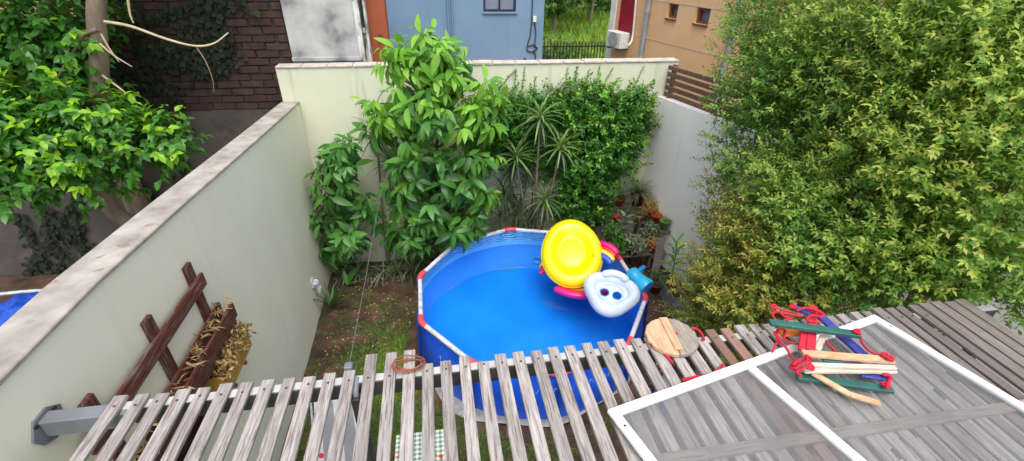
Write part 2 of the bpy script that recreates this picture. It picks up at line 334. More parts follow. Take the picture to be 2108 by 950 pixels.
# foliage
M['avo'] = leafmat('avo', ['2a5424', '3a6c2e', '4a8036', '588c40'], .22, .38)
M['avo_young'] = leafmat('avo_young', ['5f9a34', '7cb842', '92c650', '6fac3c'], .4, .4)
M['avo_small'] = leafmat('avo_small', ['34642c', '467a36', '5a9040'], .25, .38)
M['ficus'] = leafmat('ficus', ['28561f', '3a702a', '528a34', '427a2c'], .28, .3)
M['ficus_young'] = leafmat('ficus_young', ['7fb82a', '9ccc34', '6aa42c'], .4, .32)
M['hedge'] = leafmat('hedge', ['34602a', '4e7c34', '6a9640', '426e2e'], .3, .42, zone=.35, zcol='8aa040', zscale=.7)
M['hedge_tip'] = leafmat('hedge_tip', ['7aa848', '94b852', 'a8c05c', '86ac4a'], .4, .45, zone=.3, zcol='c0b850', zscale=.7)
M['gold'] = leafmat('gold', ['4e7430', '6c9038', '86a442', '5c7e30'], .3, .45, zone=.3, zcol='5c8a30', zscale=1.1)
M['gold_tip'] = leafmat('gold_tip', ['94b048', 'a6bc50', 'b4c25c', 'b8b060'], .4, .45)
M['shrub'] = leafmat('shrub', ['566a28', '728832', '8c9e3e', '74663a'], .28, .45, zone=.4, zcol='8a6a3a', zscale=2.2)
M['shrub_tip'] = leafmat('shrub_tip', ['a4b044', 'b4bc50', 'b09a50', 'a87848'], .35, .45)
M['jasmine'] = leafmat('jasmine', ['2c5a22', '3b7029', '4e8632', '356626'], .25, .35)
M['jasmine_tip'] = leafmat('jasmine_tip', ['63a030', '80b83c', '9cc244'], .35, .38)
M['dracaena'] = leafmat('dracaena', ['4f7040', '6f9050', '94ae6c', '5a7e44'], .2, .45)
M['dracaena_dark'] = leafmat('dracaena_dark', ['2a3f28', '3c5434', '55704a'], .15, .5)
M['spider'] = leafmat('spider', ['5f6a4a', '8c9474', 'b4b89c', '4a5838'], .2, .5)
M['ivy'] = leafmat('ivy', ['141c12', '1d2819', '27331f', '192215'], .1, .75)
M['grass'] = leafmat('grass', ['4a6a20', '66882c', '82a23a', '5a7426'], .3, .55)
M['grass_dark'] = leafmat('grass_dark', ['3a5220', '4f6a28', '66803a'], .25, .6)
M['pot_plant'] = leafmat('pot_plant', ['3a6a2c', '5a8a3c', '78a04c'], .25, .45)
M['pot_plant_grey'] = leafmat('pot_plant_grey', ['56684a', '7a8c68', '93a080'], .2, .5)
M['orange_leaf'] = leafmat('orange_leaf', ['c08840', 'd8a858', 'c89850', 'b07030'], .3, .5)
M['fiddle'] = leafmat('fiddle', ['5a9a30', '74b03c', '8cc048'], .35, .35)
M['far_leaf'] = leafmat('far_leaf', ['3f5c2c', '56763a', '6f8c4c'], .25, .6)
M['flower'] = pm('flower', [(.3, 'e0e0d8'), (.7, 'f0f0ea')], 5, .7, 0)

# ------------------------------------------------------------------ leaves
def leaf_template(L, Wd, fold=.18, droop=.25, nseg=4, prof=None):
    prof = prof or (lambda u: math.sin(math.pi*min(1, u**.8*1.0))**.8 if 0 < u < 1 else 0.02)
    vs, fs = [], []
    for i in range(nseg+1):
        u = i/nseg; w = Wd/2*max(prof(u), .03); y = L*u; z = -droop*L*u*u
        vs += [(-w, y, z+fold*w), (0, y, z), (w, y, z+fold*w)]
    for i in range(nseg):
        a = i*3; fs += [(a, a+1, a+4, a+3), (a+1, a+2, a+5, a+4)]
    return np.array(vs), np.array(fs)
def unit(v): return v/(math.sqrt(float(v[0]*v[0]+v[1]*v[1]+v[2]*v[2]))+1e-9)
def crs(a, b): return np.array([a[1]*b[2]-a[2]*b[1], a[2]*b[0]-a[0]*b[2], a[0]*b[1]-a[1]*b[0]])
def nrmz(a): return a/(np.sqrt((a*a).sum(-1, keepdims=True))+1e-9)
class Leaves:
    def __init__(s): s.p = []; s.a = []; s.n = []; s.s = []; s.k = []
    def add(s, pos, ax, nrm, sc, kind=0): s.addm(np.array([pos], float), np.array([ax], float), np.array([nrm], float), np.array([sc], float), np.array([kind]))
    def addm(s, p, a, n, sc, k): s.p.append(p); s.a.append(a); s.n.append(n); s.s.append(sc); s.k.append(k)
    def build(s, parent, temp, mats, n_obj=300, name='leaf', rest='foliage'):
        P = np.concatenate(s.p); K = np.concatenate(s.k); y = nrmz(np.concatenate(s.a)); n = np.concatenate(s.n)
        z = nrmz(n-y*(n*y).sum(1, keepdims=True)); x = np.cross(y, z); R = np.stack([x, y, z], 2)*np.concatenate(s.s)[:, None, None]
        tv, tf = temp; off = np.array(wloc(parent))
        cam_ = np.array([0, 0, CAMH]); d = P-cam_; fw, rt, dn = map(np.array, (_fw, _rt, _dn))
        dep = d@fw; u = d@rt/np.maximum(dep, .01)*F; v = d@dn/np.maximum(dep, .01)*F
        inv = (dep > .2) & (abs(u) < 1054) & (abs(v) < 475)
        score = np.where(inv, np.linalg.norm(d, axis=1), 1e6); order = np.argsort(score)
        solo = order[:n_obj]; rest_i = order[n_obj:]
        tm = []
        for m in mats:
            me = bpy.data.meshes.new(name); me.from_pydata(tv.tolist(), [], tf.tolist()); me.materials.append(m)
            me.polygons.foreach_set('use_smooth', [True]*len(tf)); tm.append(me)
        for i in solo:
            o = bpy.data.objects.new(name, tm[K[i]]); COL.objects.link(o); o.parent = parent
            Mx = Matrix([list(r)+[0] for r in R[i]]+[[0, 0, 0, 1]]); Mx.translation = Vector(P[i]-off); o.matrix_local = Mx
        if len(rest_i):
            vv = np.einsum('nij,vj->nvi', R[rest_i], tv) + (P[rest_i]-off)[:, None, :]
            nv, nf = len(tv), len(tf)
            ff = tf[None] + (np.arange(len(rest_i))*nv)[:, None, None]
            me = bpy.data.meshes.new(rest); me.vertices.add(len(rest_i)*nv); me.vertices.foreach_set('co', vv.ravel())
            me.loops.add(len(rest_i)*nf*4); me.loops.foreach_set('vertex_index', ff.ravel().astype(np.int32))
            me.polygons.add(len(rest_i)*nf); me.polygons.foreach_set('loop_start', np.arange(0, len(rest_i)*nf*4, 4, dtype=np.int32))
            me.polygons.foreach_set('loop_total', np.full(len(rest_i)*nf, 4, dtype=np.int32))
            for m in mats: me.materials.append(m)
            me.polygons.foreach_set('material_index', np.repeat(K[rest_i], nf).astype(np.int32))
            me.polygons.foreach_set('use_smooth', np.ones(len(rest_i)*nf, dtype=bool)); me.update(calc_edges=True)
            o = link(rest, me, parent); tag(o, kind='stuff')
def rdir():
    v = rng.normal(size=3); return unit(v)
def whorl(L, pos, d, n, sc, kind, spread=(50, 105), grav=.35, shoot=.05):
    d = unit(np.asarray(d, float)); a = unit(crs(d, (.3, .2, 1)) if abs(d[2]) < .9 else crs(d, (1, .1, 0))); b = crs(d, a)
    i = np.arange(n); t = rng.uniform(0, 6.28)+i*2.4+rng.normal(0, .4, n); th = np.radians(spread[0]+(spread[1]-spread[0])*(i/max(1, n-1))+rng.normal(0, 8, n))
    ax = d*np.cos(th)[:, None]+(a*np.cos(t)[:, None]+b*np.sin(t)[:, None])*np.sin(th)[:, None]; ax[:, 2] -= grav*rng.uniform(.4, 1.3, n); ax = nrmz(ax)
    L.addm(np.asarray(pos)-d*(shoot*i/n*sc)[:, None]+ax*.02, ax, d+np.array([0, 0, .6])+rng.normal(0, .1, (n, 3)), sc*rng.uniform(.75, 1.15, n)*(.7+.3*i/n), np.full(n, kind))
def clumpy(L, ells, ntips, per, leaf_sc, tipkind=1, tipp=.35, shell=.5, lo=None, down=.0, twig=.2, inner=.25, cl=0, cr=.17):
    """shoots spread through a union of ellipsoids; each shoot carries a spray of leaves"""
    wts = np.array([e[1][0]*e[1][1]+e[1][2]*e[1][0] for e in ells]); wts = wts/wts.sum(); pick = rng.choice(len(ells), ntips, p=wts); CL = []
    for ei in (rng.choice(len(ells), cl, p=wts) if cl else []):
        d = rdir(); CL.append((np.array(ells[ei][0])+d*np.array(ells[ei][1])*rng.uniform(.85, 1.08), d, cr*rng.uniform(.6, 1.4)))
    for ei in pick:
        c, r = ells[ei]; c = np.array(c); r = np.array(r); d = rdir()
        bumpy = 1+.16*math.sin(5*d[0]+c[0]*3)*math.sin(4*d[2]+c[2])+.12*math.sin(11*d[1]+7*d[2])+rng.normal(0, .05)
        q = rng.uniform(shell, 1.0) if rng.random() > inner else rng.uniform(.3, shell)
        p = c+d*r*bumpy*q
        cd = None
        if CL and rng.random() < .72:
            c_, d, rc = CL[int(rng.integers(len(CL)))]; o_ = rdir()*rng.random()**.4*np.array([1, 1, .75]); p = c_+o_*rc; cd = unit(d*.45+np.array([0, 0, .35])+o_*.9); q = .83+.3*float(o_@unit(d+np.array([0, 0, .7])))
        if lo is not None and p[2] < lo: continue
        sd = cd if cd is not None else unit(d*.8+np.array([0, 0, .5])+rdir()*.6); ln = twig*rng.uniform(.6, 1.4); outer = q > .82 and d[2] > -.35
        n = max(2, int(per*rng.uniform(.7, 1.3))); a = unit(crs(sd, (.31, .52, .79))); b = crs(sd, a)
        i = np.arange(n); u = (i+.5)/n; t = i*2.4+rng.uniform(0, .5, n); th = np.radians(70-35*u+rng.normal(0, 12, n))
        ax = sd*np.cos(th)[:, None]+(a*np.cos(t)[:, None]+b*np.sin(t)[:, None])*np.sin(th)[:, None]; ax[:, 2] -= .15+down
        k = np.where(outer & (u > .45) & (rng.random(n) < tipp*2), tipkind, 0)
        L.addm(p+sd*(ln*u)[:, None], ax, sd+np.array([0, 0, .7])+rng.normal(0, .2, (n, 3)), leaf_sc*rng.uniform(.7, 1.2, n), k)
def curve(pts, n=6):
    """smooth polyline through points (Catmull-Rom)"""
    P = [Vector(p) for p in pts]; P = [P[0]*2-P[1]]+P+[P[-1]*2-P[-2]]; out = []
    for i in range(1, len(P)-2):
        for k in range(n):
            t = k/n; a, b, c, d = P[i-1:i+3]
            out.append(.5*((2*b)+(c-a)*t+(2*a-5*b+4*c-d)*t*t+(3*b-a-3*c+d)*t**3))
    out.append(P[-2]); return out
def taper(n, a, b): return [a+(b-a)*i/(n-1) for i in range(n)]
# ------------------------------------------------------------------ ground
XL, YB, XR = -1.83, 6.8, 3.5
o = MB().add([(-90, -30, -.06), (90, -30, -.06), (90, 160, -.06), (-90, 160, -.06)], [(0, 1, 2, 3)]).build('ground', M['far_ground']); tag(o, kind='structure')
def grid(name, x0, x1, y0, y1, n, m, zf, mat):
    b = MB(); vs = [(x0+(x1-x0)*i/n, y0+(y1-y0)*j/m, zf(x0+(x1-x0)*i/n, y0+(y1-y0)*j/m)) for j in range(m+1) for i in range(n+1)]
    b.add(vs, [(j*(n+1)+i, j*(n+1)+i+1, (j+1)*(n+1)+i+1, (j+1)*(n+1)+i) for j in range(m) for i in range(n)], True)
    return tag(b.build(name, mat), kind='structure')
def bumpz(x, y): return .012*math.sin(3.1*x+1)*math.sin(2.3*y)+.008*math.sin(9*x+2*y)+.006*math.sin(13*y-4*x)
grid('soil', XL-.05, 5.6, -.5, YB+.02, 80, 80, lambda x, y: bumpz(x, y)-.02, M['soil'])
grid('neighbour_soil', -9, XL-.2, 2, 7.15, 40, 30, lambda x, y: bumpz(x, y)-.01, M['soil'])
grid('lawn', -10, 40, 15, 75, 40, 40, lambda x, y: .1*math.sin(x*.4)*math.sin(y*.3)-.02, M['lawn'])

# ------------------------------------------------------------------ garden walls
w = empty('garden_wall', (XL, 3, 0), 'long pale green rendered garden wall with worn stone coping, left of the pool', 'wall')
ty = [(-.6, 3.03), (2.3, 3.02), (3.4, 2.955), (5.2, 2.83), (YB-.005, 2.73)]
b = MB()
def strip(b, x0, x1, zt, zb):
    rows = []
    for y, z in ty:
        z0 = 0 if zb is None else z+zb; rows.append([(x0, y, z0-(.1 if zb is None else 0)), (x1, y, z0-(.1 if zb is None else 0)), (x1, y, z+zt), (x0, y, z+zt)])
    b.rings(rows, True, True, smooth=False)
strip(b, XL-.2, XL, -.03, None); b.build('wall', M['wall_left'], w)
b = MB(); strip(b, XL-.225, XL+.012, 0, -.028); b.build('coping', M['coping'], w, .006)
w = empty('garden_wall', (.8, YB, 0), 'cream back garden wall behind the plants, under the blue house', 'wall')
MB().box((XL-.2, YB, -.1), (XR+.2, YB+.16, 3.17)).build('wall', M['wall_back'], w)
x = XL-.2; i = 0
while x < XR+.18:
    l = min(.33+random.uniform(-.02, .02), XR+.2-x); o = MB().box((x+.004, YB-.018, 3.172), (x+l-.004, YB+.178, 3.2+random.uniform(-.004, .006))).build('coping_tile', M['coping_tile'], w, .006); x += l
w = empty('garden_wall', (XR, 3, 0), 'white rendered garden wall with brown slat fence on top, on the right', 'wall')
def xr(y): return 3.47+.25*(YB-y)
b = MB(); y0, y1 = -.6, YB-.006
b.add([(xr(y0), y0, -.1), (xr(y0)+.18, y0, -.1), (xr(y1)+.18, y1, -.1), (xr(y1), y1, -.1), (xr(y0), y0, 2.66), (xr(y0)+.18, y0, 2.66), (xr(y1)+.18, y1, 2.66), (xr(y1), y1, 2.66)],
      [(0,3,2,1),(4,5,6,7),(0,1,5,4),(1,2,6,5),(2,3,7,6),(3,0,4,7)])
b.build('wall', M['wall_right'], w)
f = empty('slat_fence', (xr(5)+.06, 5, 2.66), 'brown horizontal board fence standing on the white right wall', 'fence')
for i, y in enumerate((6.7, 5.75, 4.75, 3.75, 2.75)):
    MB().box((xr(y)+.085, y-.03, 2.54), (xr(y)+.14, y+.03, 3.15)).build('post', M['wood_fence'], f, .004)
for k in range(5):
    z0 = 2.715+k*.097
    MB().bar((xr(6.76)+.06, 6.76, z0), (xr(2.4)+.06, 2.4, z0), .03, .062).build('board', M['wood_fence'], f, .004)

# ------------------------------------------------------------------ neighbour's dark brick wall, left behind
BY = 7.2
w = empty('brick_wall', (-3.5, BY, 0), 'dark old brick wall over grey plaster, overgrown with ivy', 'wall')
MB().box((-9, BY, -.1), (-1.885, BY+.2, 2.53)).build('plaster_base', M['plaster_dark'], w)
MB().box((-9, BY+.008, 2.531), (-4.35, BY+.2, 3.72)).build('mortar_bed', M['mortar'], w)
MB().box((-4.35, BY+.008, 2.531), (-1.885, BY+.2, 4.75)).build('mortar_bed', M['mortar'], w)
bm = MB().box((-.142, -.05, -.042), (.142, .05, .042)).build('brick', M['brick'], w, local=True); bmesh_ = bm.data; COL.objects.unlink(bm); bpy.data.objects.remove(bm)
far = MB(); row = 0; z = 2.585
while z < 4.7:
    x = -1.9-.147 - (.15 if row % 2 else 0); 
    while x > -8.9:
        if not (x < -4.3 and z > 3.7):
            y = BY+.035+random.uniform(-.012, .012)
            if x > -5.0:
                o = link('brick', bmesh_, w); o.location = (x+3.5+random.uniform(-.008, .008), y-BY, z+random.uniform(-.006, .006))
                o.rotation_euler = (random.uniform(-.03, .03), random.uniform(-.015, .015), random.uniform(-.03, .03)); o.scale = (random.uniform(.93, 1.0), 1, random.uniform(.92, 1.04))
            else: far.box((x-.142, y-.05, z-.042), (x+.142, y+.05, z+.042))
        x -= .3
    if row % 2: o = link('brick', bmesh_, w); o.location = (-1.9-.005-.055+3.5, .035, z); o.scale = (.4, 1, 1)
    z += .1; row += 1
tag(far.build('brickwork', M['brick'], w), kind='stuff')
h = empty('brick_house', (-8, 10.5, 0), 'salmon pink brick house far behind the leafy tree', 'building')
MB().box((-13, 10.5, 0), (-5.2, 14, 5.4)).build('wall', M['mortar'], h)
bb = MB(); z = 3.3; r_ = 0
while z < 5.3:
    x = -5.35-(.12 if r_ % 2 else 0)
    while x > -9: bb.box((x-.115, 10.485, z-.034), (x+.115, 10.52, z+.034)); x -= .245
    z += .082; r_ += 1
tag(bb.build('brickwork', M['salmon_brick'], h), kind='stuff')

# ------------------------------------------------------------------ stained concrete building and orange pier behind the back wall
h = empty('concrete_building', (-1.4, 7.15, 0), 'mould stained grey concrete side wall above the garden wall corner', 'building')
x1 = at(733, 60, 1, 7.16).x; x2 = at(757, 60, 1, 7.14).x
MB().box((-1.88, 7.16, 0), (x1, 10.5, 5.2)).build('wall', M['concrete_stained'], h)
MB().box((-1.884, 7.12, 3.19), (x1+.01, 7.158, 3.245)).build('ledge', M['concrete_stained'], h, .006)
MB().box((x1+.002, 7.13, 0), (x1+.075, 7.6, 5.2)).build('corner_pilaster', M['mould_white'], h, .004)
MB().box((x1+.078, 7.2, 0), (x2-.03, 7.6, 3.6)).build('downpipe_chase', M['mould_white'], h, .004)
MB().box((x2-.028, 7.14, 0), (x2, 7.6, 5.2)).build('edge_trim', M['mould_white'], h, .004)
MB().box((x1+.08, 7.15, 3.55), (x2-.032, 7.3, 3.61)).build('gutter_mouth', M['pipe_grey'], h, .004)
h = empty('orange_pier', (-.75, 7.3, 0), 'rust orange painted wall end between stained concrete and blue house', 'wall')
x3 = at(797, 60, 1, 7.3).x; xa = at(757, 60, 1, 7.3).x
MB().box((xa, 7.3, 0), (x3, 7.62, 5.2)).build('wall', M['orange_wall'], h)
p = at(783, 72, 1, 7.29); MB().tube([p+V(-.02, .0, 0), p+V(-.02, -.08, 0), p+V(.03, -.08, .005), p+V(.04, -.08, -.04)], .008, 6).build('hook', M['iron'], h)
MB().tube(curve([p+V(-.02, -.02, 0), p+V(.0, -.03, -.06), p+V(-.02, -.03, -.12), p+V(-.035, -.02, -.04)], 5), .004, 5).build('wire_loop', M['cable'], h)

# ------------------------------------------------------------------ blue house
BH = 12.0
h = empty('blue_house', (1, BH, 0), 'powder blue rendered house behind the back wall with a small window', 'building')
wx0, wx1, wz = at(995, 25, 1, BH).x, at(1062, 25, 1, BH).x, at(1028, 25, 1, BH).z
xe = at(1118, 70, 1, BH).x
MB().box((-3, BH, 0), (wx0, BH+5, 6)).build('wall', M['blue_wall'], h)
MB().box((wx1, BH, 0), (xe, BH+5, 6)).build('wall', M['blue_wall'], h)
MB().box((wx0, BH+.001, 0), (wx1, BH+5, wz)).build('wall', M['blue_wall'], h)
MB().box((wx0, BH+.001, wz+1.0), (wx1, BH+5, 6)).build('wall', M['blue_wall'], h)
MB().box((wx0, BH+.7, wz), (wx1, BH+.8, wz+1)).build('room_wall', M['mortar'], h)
wn = empty('window', (0, 0, 0)); wn.parent = h
fr = MB(); a = .05
fr.box((wx0, BH+.02, wz), (wx1, BH+.09, wz+a)); fr.box((wx0, BH+.02, wz+1-a), (wx1, BH+.09, wz+1))
for xx in (wx0, (wx0+wx1)/2-.02, wx1-a): fr.box((xx, BH+.02, wz+a), (xx+(a if xx != (wx0+wx1)/2-.02 else .04), BH+.09, wz+1-a))
fr.build('frame', M['frame_navy'], wn)
for q0, q1 in ((wx0+a, (wx0+wx1)/2-.02), ((wx0+wx1)/2+.02, wx1-a)): MB().box((q0+.002, BH+.05, wz+a+.002), (q1-.002, BH+.056, wz+1-a-.002)).build('pane', M['glass'], wn)
cv = MB(); pts = [(wx0+.01+(wx1-wx0-.02)*i/60, BH+.2+.02*math.sin(i*1.3)) for i in range(61)]
cv.add([(x, y, wz+.0) for x, y in pts]+[(x, y, wz+1) for x, y in pts], [(i, i+1, 62+i, 61+i) for i in range(60)], True); cv.build('curtain', M['curtain'], wn)
MB().box((wx0-.03, BH-.04, wz-.035), (wx1+.03, BH-.002, wz-.002)).build('sill', M['blue_wall'], wn)
for px in (922, 931): q = at(px, 30, 1, BH-.03); MB().tube([(q.x, q.y, 1), (q.x, q.y, 6)], .025, 8).build('wall_pipe', M['pipe_blue'], h)
c = empty('wall_cable', at(1095, 90, 1, BH-.01), 'dark looped cable hanging on the blue house wall', 'cable')
for off_, lst in ((0, [(1097, -25), (1095, 30), (1092, 70), (1086, 92), (1085, 103), (1095, 107), (1103, 100), (1096, 93), (1084, 97)]),
            (.012, [(1101, 44), (1103, 70), (1101, 92), (1106, 100), (1099, 107), (1103, 114), (1100, 124), (1090, 127), (1078, 119)])):
    MB().tube(curve([at(px, py, 1, BH-.02-off_) for px, py in lst], 5), .014, 6).build('cable', M['cable'], c)
q = at(1100, 40, 1, BH); MB().box((q.x-.04, BH-.06, q.z-.06), (q.x+.04, BH-.002, q.z+.07)).build('junction_box', M['ac_white'], c, .005)

# ------------------------------------------------------------------ iron fence, hedge and far garden in the gap
FY = 13.6; fx0, fx1 = xe+.02, 5.12
f = empty('iron_fence', ((fx0+fx1)/2, FY, 0), 'black iron bar fence in the gap between blue and peach houses', 'fence')
ft = at(1185, 88, 1, FY).z
n = 25
for i in range(n):
    xx = fx0+.04+(fx1-fx0-.08)*i/(n-1); MB().tube([(xx, FY, 0), (xx, FY, ft), (xx, FY, ft+.05)], [.014, .014, .002], 6).build('bar', M['iron'], f)
for zz in (ft-.12, .9, .15, ft-.5): MB().box((fx0, FY-.02, zz), (fx1, FY-.0005+.02, zz+.035)).build('rail', M['iron'], f)
g = MB(); 
lf = Leaves(); hb = empty('hedge', (4, FY+.8, 0), 'low dark hedge behind the black iron fence', 'hedge')
clumpy(lf, [((fx0+.35+.45*i, FY+.85, ft-.75), (.5, .45, .72)) for i in range(4)], 420, 10, 1.0, 1, .15)
lf.build(hb, leaf_template(.1, .055, nseg=2), [M['far_leaf'], M['jasmine']], 60)
MB().tube([(fx0+.8, FY+.85, 0), (fx0+.8, FY+.85, 1.6)], .04).build('stem', M['bark_dark'], hb)
def far_tree(px, Y, R_, H_, label, n=500, seed=0, low=.25):
    q = at(px, 30, 1, Y); b_ = V(q.x, Y, 0); t_ = empty('tree', b_, label, 'tree', 'trees beyond the lawn')
    MB().tube(curve([b_, b_+V(.1, 0, H_*.3), b_+V(-.1, 0, H_*.8)], 4), taper(9, R_*.045, R_*.02), 8).build('trunk', M['bark'], t_)
    for s_ in (-1, 1): MB().tube(curve([b_+V(0, 0, H_*.3), b_+V(s_*R_*.3, .1, H_*.5), b_+V(s_*R_*.6, 0, H_*.75)], 4), taper(9, R_*.05, R_*.015), 6).build('limb', M['bark'], t_)
    L = Leaves(); e = []
    for k in range(7): e.append((tuple(b_+V(random.uniform(-.6, .6)*R_, random.uniform(-.5, .5)*R_, H_*random.uniform(low+.1, 1))), (R_*.5, R_*.5, R_*.42)))
    clumpy(L, e, n, 9, 1.0, 1, .3, twig=.5, lo=H_*low*.6); L.build(t_, leaf_template(.34, .2, nseg=2), [M['far_leaf'], M['hedge']], 0, rest='crown')
far_tree(1215, 36, 4.2, 6.5, 'broad dark tree above the far lawn, right of the gap', 1760, low=.3)
far_tree(1140, 30, 2.6, 5.5, 'leafy tree beside the blue house edge, over the far lawn', 1120, low=.25)
far_tree(1180, 46, 5, 7, 'hazy tree farthest back between the two houses', 1280, low=.1)
far_tree(1250, 44, 4, 6, 'tree behind the peach house corner at the far lawn', 1120, low=.1)
far_tree(1100, 48, 5, 7, 'far tree mostly hidden behind the blue house', 960, low=.1)
far_tree(1320, 52, 6, 8, 'far tree mostly hidden behind the peach house', 960, low=.1)
L = Leaves()
for _ in range(9000):
    Y = rng.uniform(22, 44); q = at(rng.uniform(1090, 1290), 60, 1, Y)
    L.add((q.x, Y, -.05), (rng.normal(0, .3), rng.normal(0, .3), 1), rdir(), rng.uniform(.5, 1.5), int(rng.random() < .4))
tg = empty('meadow_grass', (6, 30, 0)); tag(tg, 'tall bright meadow grass beyond the iron fence', 'grass', kind='stuff')
L.build(tg, leaf_template(.5, .06, nseg=2), [M['grass'], M['hedge_tip']], 0, rest='grass_blades')

# ------------------------------------------------------------------ peach house: its long side runs towards the viewer
A_, B_ = V(5.06, 13.5, 0), V(6.95, 6.1, 0); dP = (B_-A_).normalized(); nP = V(-dP.y, dP.x, 0); nP = nP if nP.x < 0 else -nP
def onP(px, py, off=0.0):
    d = _fw + _rt*((px-1054)/F) + _dn*((py-475)/F); o = V(0, 0, CAMH); P0 = A_+nP*off
    return o + d*((P0-o).dot(nP)/d.dot(nP))
h = empty('peach_house', (6, 10, 0), 'peach rendered house with red shutter and two small windows', 'building')
def pbox(b, s0, s1, z0, z1, o0, o1, mi=0):
    vs = []
    for z in (z0, z1):
        for s, o_ in ((s0, o0), (s1, o0), (s1, o1), (s0, o1)): vs.append(A_+dP*s+nP*o_+V(0, 0, z))
    b.add(vs, [(0,1,2,3),(7,6,5,4),(0,4,5,1),(1,5,6,2),(2,6,7,3),(3,7,4,0)], False, mi)
def sP(px, py): return (onP(px, py)-A_).dot(dP)
Lw = (B_-A_).length
wins = []
for (x0, y0, x1, y1) in ((1374, 8, 1395, 39), (1431, 16, 1461, 51)):
    cx, cy = (x0+x1)/2, (y0+y1)/2; s0, s1 = sP(x0, cy), sP(x1, cy); zt = onP(cx, y0).z; zb = onP(cx, y1).z; wins.append((s0, s1, zb, zt))
cuts = [0]+[v for w_ in wins for v in w_[:2]]+[Lw]; b = MB()
for i in range(0, len(cuts), 2): pbox(b, cuts[i], cuts[i+1], 0, 6.5, -.35, 0)
for s0, s1, zb, zt in wins: pbox(b, s0, s1, 0, zb, -.35, 0); pbox(b, s0, s1, zt, 6.5, -.35, 0)
b.build('wall', M['peach_wall'], h)
for s0, s1, zb, zt in wins:
    wn = empty('window', (0, 0, 0)); wn.parent = h; a = .055
    b = MB(); pbox(b, s0, s1, zb, zb+a, -.2, -.06); pbox(b, s0, s1, zt-a, zt, -.2, -.06); pbox(b, s0, s0+a, zb+a, zt-a, -.2, -.06); pbox(b, s1-a, s1, zb+a, zt-a, -.2, -.06)
    b.build('frame', M['frame_brown'], wn); b = MB(); pbox(b, s0+a, s1-a, zb+a, zt-a, -.17, -.155); b.build('pane', M['glass'], wn)
    b = MB(); pbox(b, s0-.01, s1+.01, zb-.04, zb-.002, -.02, .04); b.build('sill', M['frame_brown'], wn)
    b = MB(); pbox(b, s0, s1, zb, zt, -.345, -.33); b.build('blind', M['curtain'], wn)
b = MB(); pbox(b, -.02, .22, 0, 6.5, .001, .03); b.build('corner_trim', M['white_paint'], h)
b = MB(); pbox(b, -4, -.0, 0, 6.5, -6, -.352); 
sa, sb, zs = sP(1277, 40), sP(1306, 40), onP(1290, 68).z
sh = empty('shutter', (0, 0, 0)); sh.parent = h
b = MB(); pbox(b, sa, sb, zs, zs+1.4, .0005, .012); b.build('backing', M['shutter_red'], sh)
for k in range(26):
    b = MB(); pbox(b, sa+.04, sb-.04, zs+.04+k*.052, zs+.075+k*.052, .013, .035); b.build('slat', M['shutter_red'], sh)
for s0, s1 in ((sa, sa+.04), (sb-.04, sb)):
    b = MB(); pbox(b, s0, s1, zs, zs+1.4, .0125, .045); b.build('stile', M['shutter_red'], sh)
for zz in (onP(1400, 9).z, onP(1340, 82).z):
    b = MB(); pbox(b, .3, Lw, zz-.008, zz+.012, .001, .006); b.build('score_line', M['coping_tile'], h)
for (px0, py0, px1, py1, r_) in ((1333, 20, 1319, 120, .06), (1514, 30, 1494, 130, .055)):
    q = onP((px0+px1)/2, (py0+py1)/2, .07); b = MB().tube([(q.x, q.y, 0), (q.x, q.y, 6.4)], r_, 12); dpp = b.build('drain_pipe', M['pipe_grey'], h)
    for zz in (2.2, 3.3, 4.4): MB().tube([(q.x, q.y, zz), (q.x, q.y, zz+.09)], r_+.012, 12).build('collar', M['pipe_grey'], dpp)
ac = empty('air_conditioner', A_+dP*.6+nP*.2+V(0, 0, 2.4), 'weathered white air conditioner unit on the peach house wall', 'air conditioner')
s0, s1 = sP(1266, 85)+.05, sP(1298, 88); zt, zb = onP(1284, 70, .3).z, onP(1284, 104, .3).z
b = MB(); pbox(b, s0, s1, zb, zt, .06, .34); b.build('case', M['ac_white'], ac, .012)
cm = A_+dP*((s0+s1)/2)+nP*.345+V(0, 0, (zb+zt)/2)
b = MB()
for r_ in (.05, .1, .15, .2): b.tube([cm+dP*(r_*math.cos(a_))+V(0, 0, r_*math.sin(a_)*min(1, .9)) for a_ in [i*math.pi/12 for i in range(24)]], .006, 5, closed=True)
b.build('fan_grille', M['ac_dark'], ac)
for s_ in (s0+.12, s1-.12):
    b = MB(); pbox(b, s_-.02, s_+.02, zb-.05, zb-.002, .0, .36); b.build('bracket', M['ac_dark'], ac)
MB().tube(curve([onP(1312, -30, .04), onP(1306, 40, .05), onP(1303, 70, .06), onP(1300, 85, .12), onP(1293, 95, .3)], 6), .028, 8).build('refrigerant_pipe', M['ac_white'], ac)
# ------------------------------------------------------------------ pool
PC = V(1.095, 4.76, 0); RP = 1.5; J0 = math.radians(91); NJ = 10; HP = .76; WZ = .47
def deca(a):
    st = 2*math.pi/NJ; l = ((a-J0) % st)-st/2; return RP*math.cos(st/2)/math.cos(l)
def prad(a, z):
    k = min(1, max(0, (HP-z)/.3)); circ = RP*.985+.03*math.sin(math.pi*min(1, max(0, z/HP)))
    return deca(a)*(1-k)+circ*k
pool = empty('frame_pool', PC, 'round blue steel frame pool with white rails and red corner joints', 'pool')
NS = 120; ang = [2*math.pi*i/NS for i in range(NS)]
def ring(z, dr): return [PC+V((prad(a, z)+dr)*math.cos(a), (prad(a, z)+dr)*math.sin(a), z) for a in ang]
zs_ = [.02, .06, .15, .25, .35, .45, .55, .65, .735]
MB().rings([ring(z, 0) for z in zs_]).build('outer_wall', M['liner_out'], pool)
MB().rings([ring(z, -.012) for z in reversed(zs_)]).build('inner_wall', M['liner_in'], pool)
MB().add(ring(.022, -.014), [tuple(range(NS))]).build('pool_floor', M['liner_floor'], pool)
